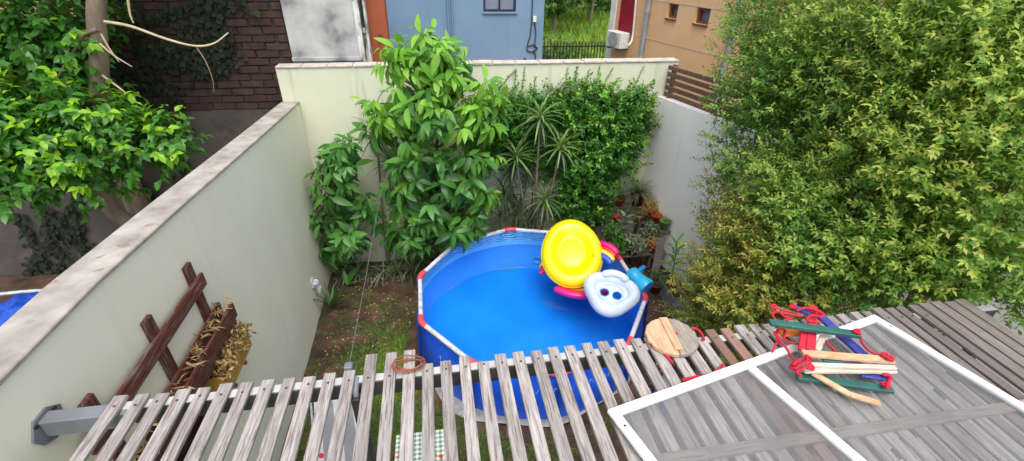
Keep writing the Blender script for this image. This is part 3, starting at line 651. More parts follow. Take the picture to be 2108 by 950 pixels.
J = [PC+V(RP*math.cos(J0+k*2*math.pi/NJ), RP*math.sin(J0+k*2*math.pi/NJ), HP) for k in range(NJ)]
for k in range(NJ):
    p, q = J[k], J[(k+1) % NJ]; d = (q-p).normalized(); o_ = J[k-1]; e = (o_-p).normalized()
    MB().tube([p+d*.09, q-d*.09], .029, 12).build('top_rail', M['rail_white'], pool)
    j = MB().tube(curve([p+e*.105, p+e*.05, p+(PC+V(0, 0, HP)-p).normalized()*.008, p+d*.05, p+d*.105], 4), .037, 12).build('corner_joint', M['joint_red'], pool)
    out = (p-PC); out.z = 0; out.normalize(); pb = p+out*.03
    MB().tube([pb+V(0, 0, -.03), V(pb.x, pb.y, .05)+out*.03, V(pb.x, pb.y, .02)+out*.03], .022, 8).build('leg', M['leg_blue'], pool)
pr = MB()
for a0, n_ in ((math.radians(214), 3), (math.radians(255), 5), (math.radians(285), 4)):
    for i in range(n_):
        aa = a0+i*.07; pts = [PC+V((prad(aa+u*.06, .5+.05*math.sin(u*6+i))+.004)*math.cos(aa+u*.06), (prad(aa+u*.06, .5)+.004)*math.sin(aa+u*.06), .5+.05*math.sin(u*6+i)) for u in [t/8 for t in range(9)]]
        pr.tube(pts, .003, 4)
pr.build('printed_waves', M['print_white'], pool)
o = MB().add(ring(WZ, -.016), [tuple(range(NS))]).build('water', M['water']); tag(o, kind='structure')
def gr(r, a): return 1.45+(r-1.45)*(.26+.5*math.exp(-((a-4.15)/.32)**2))
g = MB(); a2 = [2*math.pi*i/90 for i in range(90)]
g.rings([[PC+V(gr(r, a)*math.cos(a)*(1+dr*math.sin(5*a+1)), gr(r, a)*math.sin(a)*(1+dr*math.sin(7*a)), z+(.012*math.sin(9*a)+.012 if r > 1.5 else 0)) for a in a2] for r, z, dr in ((1.72, .005, .03), (1.7, .018, .03), (1.6, .02, .015), (1.45, .012, 0))])
tag(g.build('ground_cloth', M['tarp_grey']), 'crumpled grey ground cloth spread under the pool edge', 'tarp')

# ------------------------------------------------------------------ inflatables
def inflate(name, prof, shape, mat, parent, mtx, n=56, mi=0):
    b = MB(); rings = []
    for rho, z in prof:
        rings.append([mtx @ V(shape(2*math.pi*k/n)[0]*rho, shape(2*math.pi*k/n)[1]*rho, z) for k in range(n)])
    b.rings(rings, closed_top=0 < prof[-1][0] < .1, closed_bot=False); return b.build(name, mat, parent)
def pose(loc, rx=0, ry=0, rz=0): return Matrix.Translation(loc) @ Euler((rx, ry, rz), 'XYZ').to_matrix().to_4x4()
c = V(1.80, 5.28, .90)
yf = empty('yellow_float', c, 'big oval yellow inflatable float tilted against the pool rim', 'float')
mx = pose(c, math.radians(29), math.radians(-4), math.radians(-12))
def egg(t): return (.43*math.cos(t)*(1-.06*math.sin(t)), .545*math.sin(t))
bd = inflate('float_body', [(.0, .016), (.2, .015), (.34, .008), (.4, .002), (.44, .002), (.48, .008), (.56, .033), (.66, .07), (.77, .088), (.88, .078), (.96, .04), (1., -.01), (.97, -.065), (.88, -.1), (.7, -.1), (.4, -.085), (.02, -.085)], egg, M['yellow_vinyl'], yf, mx)
b = MB(); b.tube([mx @ V(egg(t)[0]*1.003, egg(t)[1]*1.003, -.012) for t in [2*math.pi*i/56 for i in range(56)]], .005, 5, closed=True); b.build('seam', M['yellow_vinyl'], yf)
b = MB(); q = V(.3, -.1, .095); b.lathe((0, 0, 0), [(.0, .022), (.014, .022), (.016, 0), (.026, .0), (.026, -.012)], 12); b.v = [tuple(mx @ (Vector(v)+q)) for v in b.v]; b.build('valve', M['yellow_vinyl'], yf)
c = V(2.06, 4.36, .86)
wf = empty('white_float', c, 'white rounded triangular baby float with two leg holes', 'float')
mx = pose(c, math.radians(10), math.radians(4), math.radians(-28))
def tri(t):
    r = 1+.10*math.cos(3*(t+math.pi/2))+.03*math.cos(2*t); return (.345*r*math.cos(t), .345*r*math.sin(t))
inflate('float_body', [(.56, .005), (.58, .03), (.66, .07), (.77, .085), (.88, .07), (.97, .025), (1., -.02), (.95, -.065), (.8, -.085), (.6, -.06), (.56, -.02), (.56, .005)], tri, M['white_vinyl'], wf, mx)
ou = [V(tri(2*math.pi*k/40)[0]*.585, tri(2*math.pi*k/40)[1]*.585, .0) for k in range(40)]
hl = [[V(hx+.056*math.cos(2*math.pi*k/18), hy+.064*math.sin(2*math.pi*k/18), 0) for k in range(18)] for hx, hy in ((-.08, -.02), (.08, -.02))]
vs = ou+hl[0]+hl[1]; fs = tessellate_polygon([ou]+hl)
b = MB(); b.add([mx @ v for v in vs], fs); b.add([mx @ (v+V(0, 0, -.004)) for v in vs], [tuple(reversed(f_)) for f_ in fs]); b.build('seat', M['white_vinyl'], wf)
for q in hl: MB().tube([mx @ v for v in q], .008, 6, closed=True).build('leg_hole_rim', M['blue_vinyl'], wf)
MB().tube([mx @ V(x, y, .005) for x, y in [(.155*math.cos(t), .15*math.sin(t)) for t in [2*math.pi*i/36 for i in range(36)]]], .012, 6, closed=True).build('seat_ring', M['white_vinyl'], wf)
b = MB(); b.tube(curve([mx @ V(-.16, .21, .07), mx @ V(-.05, .245, .1), mx @ V(.06, .245, .1), mx @ V(.17, .21, .07)], 5), [.03]+[.05]*14+[.03], 12); b.build('backrest_tube', M['white_vinyl'], wf)
# rainbow float lying on the water, half under the yellow one
c = V(1.93, 5.17, .53)
rf = empty('rainbow_float', c, 'rainbow striped inflatable arch partly hidden beneath the yellow float', 'float')
for k, cc in enumerate(('pink', 'red', 'orange', 'ylw', 'blu', 'purple')):
    r_ = .53-.055*k; pts = []
    for i in range(41):
        a_ = math.radians(212+i*2.7); pts.append(c+V(r_*math.cos(a_), r_*math.sin(a_)*.95, .03+.02*math.cos(k)))
    MB().tube(pts, [.02]+[.045]*39+[.02], 10).build('stripe_tube', M['vinyl_'+cc], rf)
for k, (cc, w_) in enumerate((('ylw', .035), ('red', .04), ('pink', .045))):
    pts = curve([V(1.75, 5.62-.085*k, .54), V(1.55, 5.58-.085*k, .56), V(1.40-.02*k, 5.50-.085*k, .53)], 5); MB().tube(pts, [w_]*(len(pts)-2)+[w_*.8, w_*.35], 10).build('stripe_tube', M['vinyl_'+cc], rf)
c2 = V(2.34, 5.33, .80)
sf = empty('striped_float', c2, 'pink and red inflatable wing hanging over the pool rim behind the yellow float', 'float')
for k, (cc, w_) in enumerate((('pink', .06), ('red', .055), ('ylw', .045), ('blu', .045))):
    o_ = V(-.055*k, -.075*k, .0); pts = curve([c2+o_+V(-.2, .22, .02), c2+o_+V(-.02, .06, .1), c2+o_+V(.08, -.06, .085), c2+o_+V(.11, -.13, .04)], 5)
    MB().tube(pts, [w_*.5]+[w_]*(len(pts)-2)+[w_*.4], 10).build('stripe_tube', M['vinyl_'+cc], sf)
# turquoise toy
c = at(1312, 575, 2, .88)
tf_ = empty('turquoise_toy', c, 'turquoise inflatable tube with a small handle beside the white float', 'float')
d = V(.42, -.85, -.22).normalized(); p0 = c-d*.16
pts = [p0+d*t for t in (0, .02, .06, .12, .18, .24, .3, .34)]
MB().tube(pts, [.04, .085, .105, .1, .095, .105, .125, .115], 18).build('tube', M['turquoise_vinyl'], tf_)
MB().tube([p0+d*.342+V(0, 0, 0), p0+d*.35], [.1, .07], 18).build('end_cap', M['blue_vinyl'], tf_)
MB().tube(curve([p0+d*.08+V(.06, 0, .03), p0+d*.08+V(.13, .05, .05), p0+d*.08+V(.19, .09, .05)], 5), [.036]*5+[.032]*5+[.022], 10).build('handle', M['blue_vinyl'], tf_)
for k in (.09, .2): MB().tube([p0+d*k+(d.orthogonal().normalized()*math.cos(t)+d.cross(d.orthogonal().normalized())*math.sin(t))*.101 for t in [2*math.pi*i/20 for i in range(20)]], .006, 5, closed=True).build('seam', M['turquoise_vinyl'], tf_)
c = at(1107, 537, 2, WZ+.015)
rg = empty('swim_ring', c, 'small dark blue inflatable ring floating beside the yellow float', 'float')
MB().tube([c+V(.072*math.cos(t), .072*math.sin(t), .01) for t in [2*math.pi*i/24 for i in range(24)]], .03, 10, closed=True).build('ring', M['blue_vinyl'], rg)
MB().tube([c+V(.1, .02, .015), c+V(.125, .02, .03)], .01, 8).build('valve', M['blue_vinyl'], rg)

# ------------------------------------------------------------------ pergola
ZS = 2.76
pg = empty('pergola', (.8, 1.6, 0), 'weathered white slat pergola in front of the pool', 'pergola')
tops = [(250,813),(295,810),(336,807),(379,800),(421,796),(466,789),(509,786),(553,782),(596,777),(638,773),(679,768),(720,762),(765,728),(806,724),(843,721),(880,748),(917,741),(955,732),(994,744),(1029,728),(1066,724),(1103,722),(1137,714),(1171,711),(1206,705),(1240,703),(1273,699),(1307,696),(1336,693),(1369,690),(1404,690),(1439,693),(1460,678),(1491,674),(1520,668),(1550,667),(1578,665),(1605,661),(1631,659),(1657,656),(1682,652),(1706,649),(1729,646),(1756,641),(1781,640),(1803,633),(1830,633),(1852,631),(1877,627)]
def slat_mesh():
    me = {}
    for key in ('slat', 'slat_bare', 'slat_dark'):
        o = MB().box((-.028, -2.3, -.019), (.028, 0, 0)).build('slat', M[key], None); me[key] = o.data; bpy.data.objects.remove(o)
    return me
sm = slat_mesh(); bare = {32, 33}
scr = MB().lathe((0, 0, 0), [(.006, 0), (.005, .0025), (.001, .003)], 8).build('screw', M['screw']); sme = scr.data; bpy.data.objects.remove(scr)
sx = []
for i, (px, py) in enumerate(tops):
    q = at(px, py, 2, ZS); sx.append(q.x)
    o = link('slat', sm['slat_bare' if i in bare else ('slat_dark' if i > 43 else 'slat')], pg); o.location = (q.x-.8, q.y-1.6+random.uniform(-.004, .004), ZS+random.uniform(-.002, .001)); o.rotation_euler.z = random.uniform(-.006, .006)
    if i < 12: o.rotation_euler.z -= .012
    o.scale = (random.uniform(.95, 1.06), 1, 1)
    bv = o.modifiers.new('bevel', 'BEVEL'); bv.width = .0025; bv.segments = 1
    for yy in (1.655, .25):
        s_ = link('screw', sme, pg); s_.location = (q.x-.8+random.uniform(-.004, .004), yy-1.6+random.uniform(-.008, .008), ZS+.0012)
q = at(1877, 627, 2, ZS)
for k in range(4):
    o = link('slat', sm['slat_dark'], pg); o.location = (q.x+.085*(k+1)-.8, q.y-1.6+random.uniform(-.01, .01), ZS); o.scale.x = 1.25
BYc = 1.665
MB().box((XL+.012, BYc-.035, ZS-.12), (XL+.36, BYc+.035, ZS-.0245)).build('beam_end', M['beam_paint'], pg, .005)
MB().box((XL+.361, BYc-.016, ZS-.125), (3.3, BYc+.03, ZS-.0247)).build('beam', M['beam_dark'], pg, .005)  # same beam as the grey end, with shade among the slats painted dark
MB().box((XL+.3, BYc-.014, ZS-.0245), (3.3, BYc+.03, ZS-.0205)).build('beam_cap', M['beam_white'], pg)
b = MB(); x_ = XL+.008
for (y0, z0), (y1, z1) in (((0, 0), (0, 0)),): pass
pl = [(-.09, -.02), (-.04, .05), (.04, .05), (.1, .0), (.085, -.07), (.0, -.11), (-.06, -.08)]
b.add([(XL+.001, BYc+y, ZS-.06+z) for y, z in pl]+[(XL+.012, BYc+y, ZS-.06+z) for y, z in pl], [tuple(range(7)), tuple(reversed(range(7, 14)))]+[(i, 7+i, 7+(i+1) % 7, (i+1) % 7) for i in range(7)])
b.build('wall_plate', M['beam_paint'], pg)
for y, z in ((-.05, .03), (.06, .02), (.05, -.08)): MB().tube([(XL+.0125, BYc+y, ZS-.06+z), (XL+.022, BYc+y, ZS-.06+z)], .01, 6).build('bolt', M['screw'], pg)
MB().box((XL+.012, -.16, ZS-.14), (3.3, -.09, ZS-.0205)).build('beam', M['beam_paint'], pg, .005)
pp = at(737, 790, 2, ZS-.06); PX = pp.x
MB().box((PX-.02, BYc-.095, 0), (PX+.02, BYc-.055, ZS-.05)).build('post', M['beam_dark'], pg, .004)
MB().tube([(PX-.0, BYc+.02, ZS-.03), (PX, BYc-.06, ZS-.03), (PX, BYc-.075, ZS-.12)], .016, 10).build('post_cap', M['beam_paint'], pg)
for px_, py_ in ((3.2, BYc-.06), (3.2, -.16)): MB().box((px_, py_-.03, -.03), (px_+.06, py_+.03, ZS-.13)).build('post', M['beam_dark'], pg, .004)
MB().box((.75, 1.0, ZS+.001), (3.2, 1.05, ZS+.022)).build('batten', M['slat_x'], pg, .003)
# coil on the slats, cord
c = at(842, 750, 2, ZS+.02)
hz = empty('hose_coil', c, 'reddish brown cable coil lying on the slat ends', 'coil')
for k in range(4): MB().tube([c+V((.062+.005*k)*math.cos(t)+.012*math.sin(k*2.1), (.03+.006*k)*math.sin(t)+.006*math.cos(k*1.7), -.012+.007*k+.006*math.sin(2*t+k)) for t in [2*math.pi*i/30 for i in range(30)]], .0038, 6, closed=True).build('loop', M['hose'], hz)
c0 = at(718, 757, 2, ZS-.01); c1 = at(792, 330, 1, 6.25)
cd = empty('clothes_cord', c0, 'thin grey cord stretched from pergola to the avocado tree', 'cord')
MB().tube(curve([c0, c0*.7+c1*.3+V(0, 0, -.04), c0*.35+c1*.65+V(0, 0, -.05), c1], 8), .002, 6).build('cord', M['cord'], cd)
MB().box((c0.x-.02, c0.y-.02, c0.z-.02), (c0.x+.02, c0.y+.02, c0.z+.02)).build('cleat', M['beam_paint'], cd, .004)

# ------------------------------------------------------------------ insect screen door lying on the pergola
A = V(.673, 1.271, 2.785); an = math.radians(12.6); ux = V(math.cos(an), math.sin(an), 0); uy = V(math.cos(an-math.radians(87)), math.sin(an-math.radians(87)), 0)
sd = empty('screen_door', A, 'white framed grey insect screen door lying flat on the pergola', 'screen door')
LX, LY, FW = 1.78, 1.35, .042
def fb(s0, s1, t0, t1, name='frame_rail', z0=0, z1=.022, mat='white_alu'):
    vs = [A+ux*s+uy*t+V(0, 0, z) for z in (z0, z1) for s, t in ((s0, t0), (s1, t0), (s1, t1), (s0, t1))]
    return MB().add(vs, [(0,1,2,3),(7,6,5,4),(0,4,5,1),(1,5,6,2),(2,6,7,3),(3,7,4,0)]).build(name, M[mat], sd, .003)
fb(0, LX, 0, FW); fb(0, LX, LY-FW, LY); fb(0, FW, FW+.001, LY-FW-.001); fb(LX-FW, LX, FW+.001, LY-FW-.001); fb(.78, .78+FW, FW+.001, LY-FW-.001)
for s0, s1 in ((FW-.005, .785), (.78+FW-.005, LX-FW+.005)):
    fb(s0, s1, FW-.004, LY-FW+.004, 'mesh_panel', .008, .010, 'screen')
for s_, t_ in ((.02, .1), (LX-.02, .1), (.02, .6)): MB().lathe(A+ux*s_+uy*t_+V(0, 0, .0225), [(.007, 0), (.005, .002), (.001, .0022)], 8).build('rivet', M['screw'], sd)

# ------------------------------------------------------------------ disc swing seat
c = V(1.185, 1.685, ZS+.003)
ds = empty('disc_swing', c, 'round two tone wooden swing seat with red rope on the slats', 'swing seat')
R_ = .137
def half(a0, a1, nm, mat, shift):
    pts = [c+V(R_*math.cos(a0+(a1-a0)*i/16)*(1+.03*math.sin(3*i)), R_*1.02*math.sin(a0+(a1-a0)*i/16), 0)+shift for i in range(17)]
    n_ = len(pts); MB().add(pts+[p+V(0, 0, .028) for p in pts], [tuple(reversed(range(n_))), tuple(range(n_, 2*n_))]+[(i, (i+1) % n_, n_+(i+1) % n_, n_+i) for i in range(n_)]).build(nm, mat, ds, .005)
half(math.radians(82), math.radians(262), 'seat_half', M['disc_wood'], V(-.0015, 0, .0))
half(math.radians(-98), math.radians(82), 'seat_half', M['disc_grey'], V(.0015, 0, .0))
MB().bar(c+V(.012, .135, .032), c+V(-.012, -.11, .032), .045, .008).build('cover_strip', M['disc_wood'], ds, .002)
MB().lathe(c+V(.03, .005, .028), [(.008, 0), (.008, .006), (.0, .008)], 8).build('rope_knot', M['rope_red'], ds)
for lst in ([(1333, 692), (1342, 712), (1358, 722), (1372, 733), (1385, 748)], [(1422, 676), (1436, 679), (1447, 692), (1449, 700)], [(1404, 783), (1425, 778), (1450, 774), (1472, 766), (1490, 750)]):
    MB().tube(curve([at(x, y, 2, ZS+.009) for x, y in lst], 5), .0075, 7).build('rope', M['rope_red'], ds)

# ------------------------------------------------------------------ rope ladder bundle
lb = empty('rope_ladder', at(1720, 730, 2, 2.8), 'folded rope ladder of painted wooden rungs and red rope', 'rope ladder')
def rung(p, q, z0, z1, mat, w=.036, h=.018, mid=None):
    a_, b_ = at(*p, 2, z0), at(*q, 2, z1); pts = [a_, b_] if mid is None else [a_, at(*mid, 2, (z0+z1)/2), b_]
    b = MB()
    for i in range(len(pts)-1): b.bar(pts[i], pts[i+1]+(pts[i+1]-pts[i]).normalized()*(.004 if i < len(pts)-2 else 0), w, h)
    b.build('rung', M[mat], lb, .003)
rung((1640, 775), (1837, 803), 2.82, 2.82, 'rung_green', .042, .02)
rung((1676, 786), (1752, 800), 2.80+.0, 2.80, 'rung_green', .03, .012)
rung((1770, 770), (1832, 782), 2.838, 2.838, 'rung_blue', .034, .014)
rung((1672, 768), (1812, 832), 2.845, 2.815, 'rung_wood', .032, .014, (1748, 812))
rung((1655, 764), (1844, 764), 2.865, 2.865, 'rung_pale', .026, .016)
rung((1653, 751), (1844, 758), 2.883, 2.883, 'rung_pale', .024, .016)
rung((1690, 738), (1730, 742), 2.884, 2.884, 'rung_green', .04, .012)
rung((1652, 728), (1838, 742), 2.905, 2.905, 'rung_wood', .04, .018)
rung((1676, 640), (1782, 736), 2.865, 2.865, 'rung_blue', .05, .018)
rung((1722, 690), (1786, 734), 2.845, 2.845, 'rung_wood', .03, .014)
rung((1604, 686), (1662, 684), 2.85, 2.85, 'rung_orange', .05, .016)
rung((1656, 676), (1650, 722), 2.885, 2.885, 'rung_red', .032, .018)
rung((1674, 632), (1668, 722), 2.888, 2.888, 'rung_red', .042, .02)
rung((1696, 690), (1682, 722), 2.868, 2.868, 'rung_pale', .03, .018)
rung((1584, 664), (1770, 690), 2.93, 2.93, 'rung_green', .042, .022)
rung((1588, 640), (1650, 652), 2.905, 2.905, 'rung_red', .014, .014)
rung((1594, 632), (1655, 650), 2.922, 2.91, 'hose', .016, .012)
rung((1630, 630), (1668, 648), 2.92, 2.92, 'rung_blue', .034, .018)
def rope(lst, z, r=.006): MB().tube(curve([at(x, y, 2, z if not isinstance(z, list) else z[i]) for i, (x, y) in enumerate(lst)], 5), r, 7).build('rope', M['rope_red'], lb)
rope([(1590, 725), (1598, 708), (1608, 702), (1600, 690), (1602, 678), (1616, 680), (1614, 697), (1632, 707), (1650, 708)], 2.86)
rope([(1594, 684), (1604, 702), (1618, 716), (1630, 736), (1640, 748)], 2.87)
rope([(1770, 692), (1776, 708), (1792, 724), (1812, 732), (1830, 736), (1836, 748)], 2.9)
rope([(1598, 660), (1590, 648), (1602, 642), (1615, 652), (1630, 656), (1612, 660)], 2.925)
rope([(1640, 640), (1660, 634), (1690, 644), (1694, 652), (1670, 650), (1662, 660), (1690, 664)], 2.95)
rope([(1700, 702), (1712, 716), (1722, 726)], 2.9); rope([(1828, 768), (1818, 772), (1834, 776), (1828, 790), (1826, 802)], 2.86, .007)
rope([(1632, 752), (1645, 742), (1660, 738), (1668, 748), (1652, 760), (1640, 766), (1650, 775)], 2.92, .0065)
rope([(1636, 760), (1650, 750), (1662, 744), (1660, 732), (1672, 740)], 2.93, .0065)
for (x, y, z) in ((1634, 757, 2.9), (1640, 750, 2.91), (1764, 683, 2.95), (1632, 632, 2.94), (1592, 632, 2.93), (1822, 732, 2.925), (1832, 738, 2.925), (1672, 640, 2.93), (1684, 644, 2.935), (1824, 792, 2.85), (1668, 757, 2.9)):
    q = at(x, y, 2, z); MB().tube([q+V(.013*math.cos(t)*1.2, .012*math.sin(t), .005*math.sin(2*t)) for t in [2*math.pi*i/10 for i in range(10)]], .0072, 6, closed=True).build('knot', M['rope_red'], lb)

# ------------------------------------------------------------------ wooden wall planter on the left wall
wp = empty('wall_planter', (XL, 2.5, 2), 'brown wooden wall planter rack with dried husks on the green wall', 'planter')
for y in (3.04, 2.47, 1.87): MB().box((XL+.001, y-.045, 1.42), (XL+.03, y+.045, 2.6)).build('upright', M['wood_red_up'], wp, .004)
MB().box((XL+.031, 1.72, 2.36), (XL+.055, 3.13, 2.47)).build('rail', M['wood_red'], wp, .004)
def trough(y0, y1, z, dep):
    MB().box((XL+.031, y0, z), (XL+dep, y1, z+.02)).build('shelf_board', M['wood_red'], wp, .003)
    MB().box((XL+dep+.001, y0-.01, z-.01), (XL+dep+.024, y1+.01, z+.13)).build('front_board', M['wood_red'], wp, .004)
    MB().box((XL+.0315, y0+.001, z+.021), (XL+.05, y1-.001, z+.15)).build('back_board', M['wood_red'], wp, .003)
trough(1.25, 3.2, 1.98, .115); trough(1.25, 2.55, 1.62, .115)
for k in range(5): MB().tube([(XL+.085, 1.4+.36*k, 1.925), (XL+.085, 1.4+.36*k+.352, 1.925)], .042, 12).build('clay_roll', M['roll_brown'], wp)
L = Leaves()
for c_ in (3.1, 2.85, 2.62, 2.3, 2.12, 1.9, 1.6):
    for k in range(26):
        d_ = rdir(); d_[2] = abs(d_[2])*.5; d_[1] *= .7
        L.add((XL+.08+rng.normal(0, .025), c_+rng.normal(0, .06), 2.1+rng.uniform(0, .05)), d_+np.array([.4, 0, .1]), rdir()+np.array([0, 0, 1]), rng.uniform(.35, .85))
L.build(wp, leaf_template(.085, .02, .3, .9, 5), [M['husk']], 182, name='husk')
yb = empty('planter_box', (XL+.12, 2.9, 1.7), 'yellow rectangular planter box of withered plants under the wall rack', 'planter')
b = MB(); y0, y1, x0, x1, z0, z1 = 2.66, 3.14, XL+.035, XL+.2, 1.7, 1.84
b.box((x0, y0, z0), (x1, y1, z0+.012)); b.box((x0, y0, z0+.0125), (x0+.012, y1, z1)); b.box((x1-.012, y0, z0+.0125), (x1, y1, z1)); b.box((x0+.0125, y0, z0+.0125), (x1-.0125, y0+.012, z1)); b.box((x0+.0125, y1-.012, z0+.0125), (x1-.0125, y1, z1))
b.build('box', M['pot_yellow'], yb, .003)
MB().box((x0+.013, y0+.013, z0+.013), (x1-.013, y1-.013, z1-.03)).build('potting_soil', M['soil'], yb)
for y in (2.72, 2.95): MB().box((XL+.001, y-.012, z0-.024), (x1+.01, y+.012, z0-.001)).build('bracket', M['wood_red'], yb)
L = Leaves()
for k in range(700):
    p_ = np.array([rng.uniform(x0+.02, x1+.03), rng.uniform(y0, y1+.04), z1-.03+rng.uniform(0, .14)]); L.add(p_, rdir()+np.array([.2, 0, .3]), rdir(), rng.uniform(.5, 1.1), int(rng.random() < .3))
L.build(yb, leaf_template(.05, .024, .4, .5, 2), [M['dry'], M['bark_leaf']], 120)
# wall lamp
c = at(641, 583, 0, XL)
wl = empty('wall_light', c, 'small grey bulkhead light low on the green wall', 'wall light')
MB().box((XL+.001, c.y-.05, c.z-.07), (XL+.03, c.y+.05, c.z+.07)).build('backplate', M['lamp_grey'], wl, .01)
b = MB(); b.lathe((0, 0, 0), [(.055, 0), (.055, .03), (.045, .06), (.02, .075), (.001, .078)], 18); b.v = [(XL+.0305+z, c.y+x*.75, c.z+y) for x, y, z in b.v]; b.f = [tuple(f_) for f_ in b.f]; b.build('diffuser', M['white_vinyl'], wl)
for t in (-.03, 0, .03): MB().tube([(XL+.035, c.y+t, c.z-.058), (XL+.1, c.y+t, c.z-.03), (XL+.112, c.y+t, c.z), (XL+.1, c.y+t, c.z+.03), (XL+.035, c.y+t, c.z+.058)], .005, 6).build('guard_bar', M['pipe_grey'], wl)
q = c+V(.06, .06, -.12); MB().tube([q, q+V(0, .0, -.09), q+V(0, 0, -.1)], [.035, .035, .02], 12).build('sensor', M['white_paint'], wl)

# ------------------------------------------------------------------ things under the pergola
q0 = at(812, 892, 2, .76); q1 = at(908, 885, 2, .76)
tb = empty('garden_table', ((q0.x+q1.x)/2, 2.45, 0), 'small garden table under a green and white checked cloth', 'table')
tx0, tx1, ty0, ty1 = q0.x+.02, q1.x+.02, 1.9, q0.y-.02
MB().box((tx0, ty0, .715), (tx1, ty1, .74)).build('table_top', M['white_paint'], tb)
for x in (tx0+.03, tx1-.06):
    for y in (ty0+.03, ty1-.06): MB().box((x, y, 0), (x+.03, y+.03, .714)).build('leg', M['white_paint'], tb)
b = MB(); nn = 60; per = []
for i in range(nn):
    t = i/nn*4; s_ = int(t); u = t-s_; cs = [(tx0, ty0), (tx1, ty0), (tx1, ty1), (tx0, ty1)]; p_, r2 = cs[s_], cs[(s_+1) % 4]; per.append((p_[0]+(r2[0]-p_[0])*u, p_[1]+(r2[1]-p_[1])*u))
cxx, cyy = (tx0+tx1)/2, (ty0+ty1)/2
def off(p_, d_): l = math.hypot(p_[0]-cxx, p_[1]-cyy); return (p_[0]+(p_[0]-cxx)/l*d_, p_[1]+(p_[1]-cyy)/l*d_)
rg_ = [[V(*off(p_, .006), .7435) for p_ in per], [V(*off(p_, .014), .735) for p_ in per], [V(*off(p_, .03+.02*math.sin(i*1.1)), .6) for i, p_ in enumerate(per)], [V(*off(p_, .04+.03*math.sin(i*1.1)), .5) for i, p_ in enumerate(per)]]
b.rings(list(reversed(rg_)), closed_top=True)
tc_ = b.build('tablecloth', M['gingham']); tag(tc_, 'green and white checked tablecloth with red fruit print', 'tablecloth')
cq = at(712, 905, 2, .7)
ch = empty('folding_chair', (cq.x, cq.y, 0), 'grey striped folding chair seen through the slats', 'chair')
ca, cb_ = V(cq.x-.13, cq.y+.42, .86), V(cq.x+.02, cq.y-.45, .42)
side = V(.99, .12, 0)
for k in range(7):
    o_ = side*(.062*(k-3)); MB().bar(ca+o_*.9, cb_+o_, .06, .008).build('strap', M['chair_grey' if k % 3 else 'chair_pale'], ch)
for s_ in (-1, 1):
    o_ = side*(.225*s_); MB().tube([ca+o_+V(0, .02, .03), cb_+o_, V(cb_.x, cb_.y-.05, .40)+o_], .011, 8).build('frame_tube', M['pipe_grey'], ch)
    MB().tube([ca*.5+cb_*.5+o_, V(cq.x, cq.y-.4, 0)+o_], .011, 8).build('leg', M['pipe_grey'], ch); MB().tube([cb_+o_, V(cq.x, cq.y+.3, 0)+o_], .011, 8).build('leg', M['pipe_grey'], ch)
def cloth(name, px, py, z, w_, d_, mat, label, seed):
    q = at(px, py, 2, z); b = MB(); n_ = 14; vs = []
    for j in range(n_+1):
        for i in range(n_+1):
            u, v = i/n_-.5, j/n_-.5; vs.append((q.x+w_*u, q.y+d_*v, z+.05*math.sin(9*u+seed)*math.cos(7*v)+.03*math.sin(17*v+seed)-.5*(u*u+v*v)))
    fs_ = [(j*(n_+1)+i, j*(n_+1)+i+1, (j+1)*(n_+1)+i+1, (j+1)*(n_+1)+i) for j in range(n_) for i in range(n_)]
    nb = len(vs); vs += [(x, y, zz-.012) for x, y, zz in vs]; fs_ += [tuple(nb+i for i in reversed(f_)) for f_ in fs_[:n_*n_]]
    b.add(vs, fs_, True); o = b.build(name, mat); tag(o, label, 'cloth'); return o
ls = empty('laundry_stool', at(680, 930, 2, 0), 'low white stool holding crumpled laundry below the slats', 'stool')
sq = at(682, 915, 2, .55); MB().box((sq.x-.18, sq.y-.28, .4), (sq.x+.14, sq.y+.22, .43)).build('seat', M['white_paint'], ls, .005)
for x in (-.16, .1):
    for y in (-.25, .18): MB().box((sq.x+x, sq.y+y, 0), (sq.x+x+.03, sq.y+y+.03, .399)).build('leg', M['white_paint'], ls)
cloth('laundry', 684, 895, .62, .16, .3, M['cloth_white'], 'crumpled white cloth beside the striped chair', 1.0)
cloth('laundry', 668, 938, .6, .18, .22, M['cloth_red'], 'crumpled red cloth beside the striped chair', 3.0)
# stone edging
pt = empty('stone_edging', (1.35, 1.8, 0), 'row of grey edging stones on the ground beside the pool front', 'edging')
for k in range(5): MB().box((1.3, .9+.42*k, -.03), (1.4, .9+.42*k+.405, .07+random.uniform(-.006, .006))).build('stone', M['box_grey'], pt, .008)
hs_ = empty('pump_hose', at(1345, 835, 2, .05), 'blue and grey pool pump hose lying beside the pool', 'hose')
MB().tube(curve([at(1335, 755, 2, .4), at(1352, 800, 2, .15), at(1330, 830, 2, .08), at(1352, 858, 2, .06), at(1375, 825, 2, .07), at(1362, 790, 2, .07)], 6), .022, 8).build('hose', M['leg_blue'], hs_)
pk = at(1368, 800, 2, .12)
MB().lathe((pk.x, pk.y, .045), [(.0, 0), (.1, 0), (.11, .12), (.09, .2), (.05, .23), (.0, .235)], 16).build('pump', M['tarp_grey'], hs_)
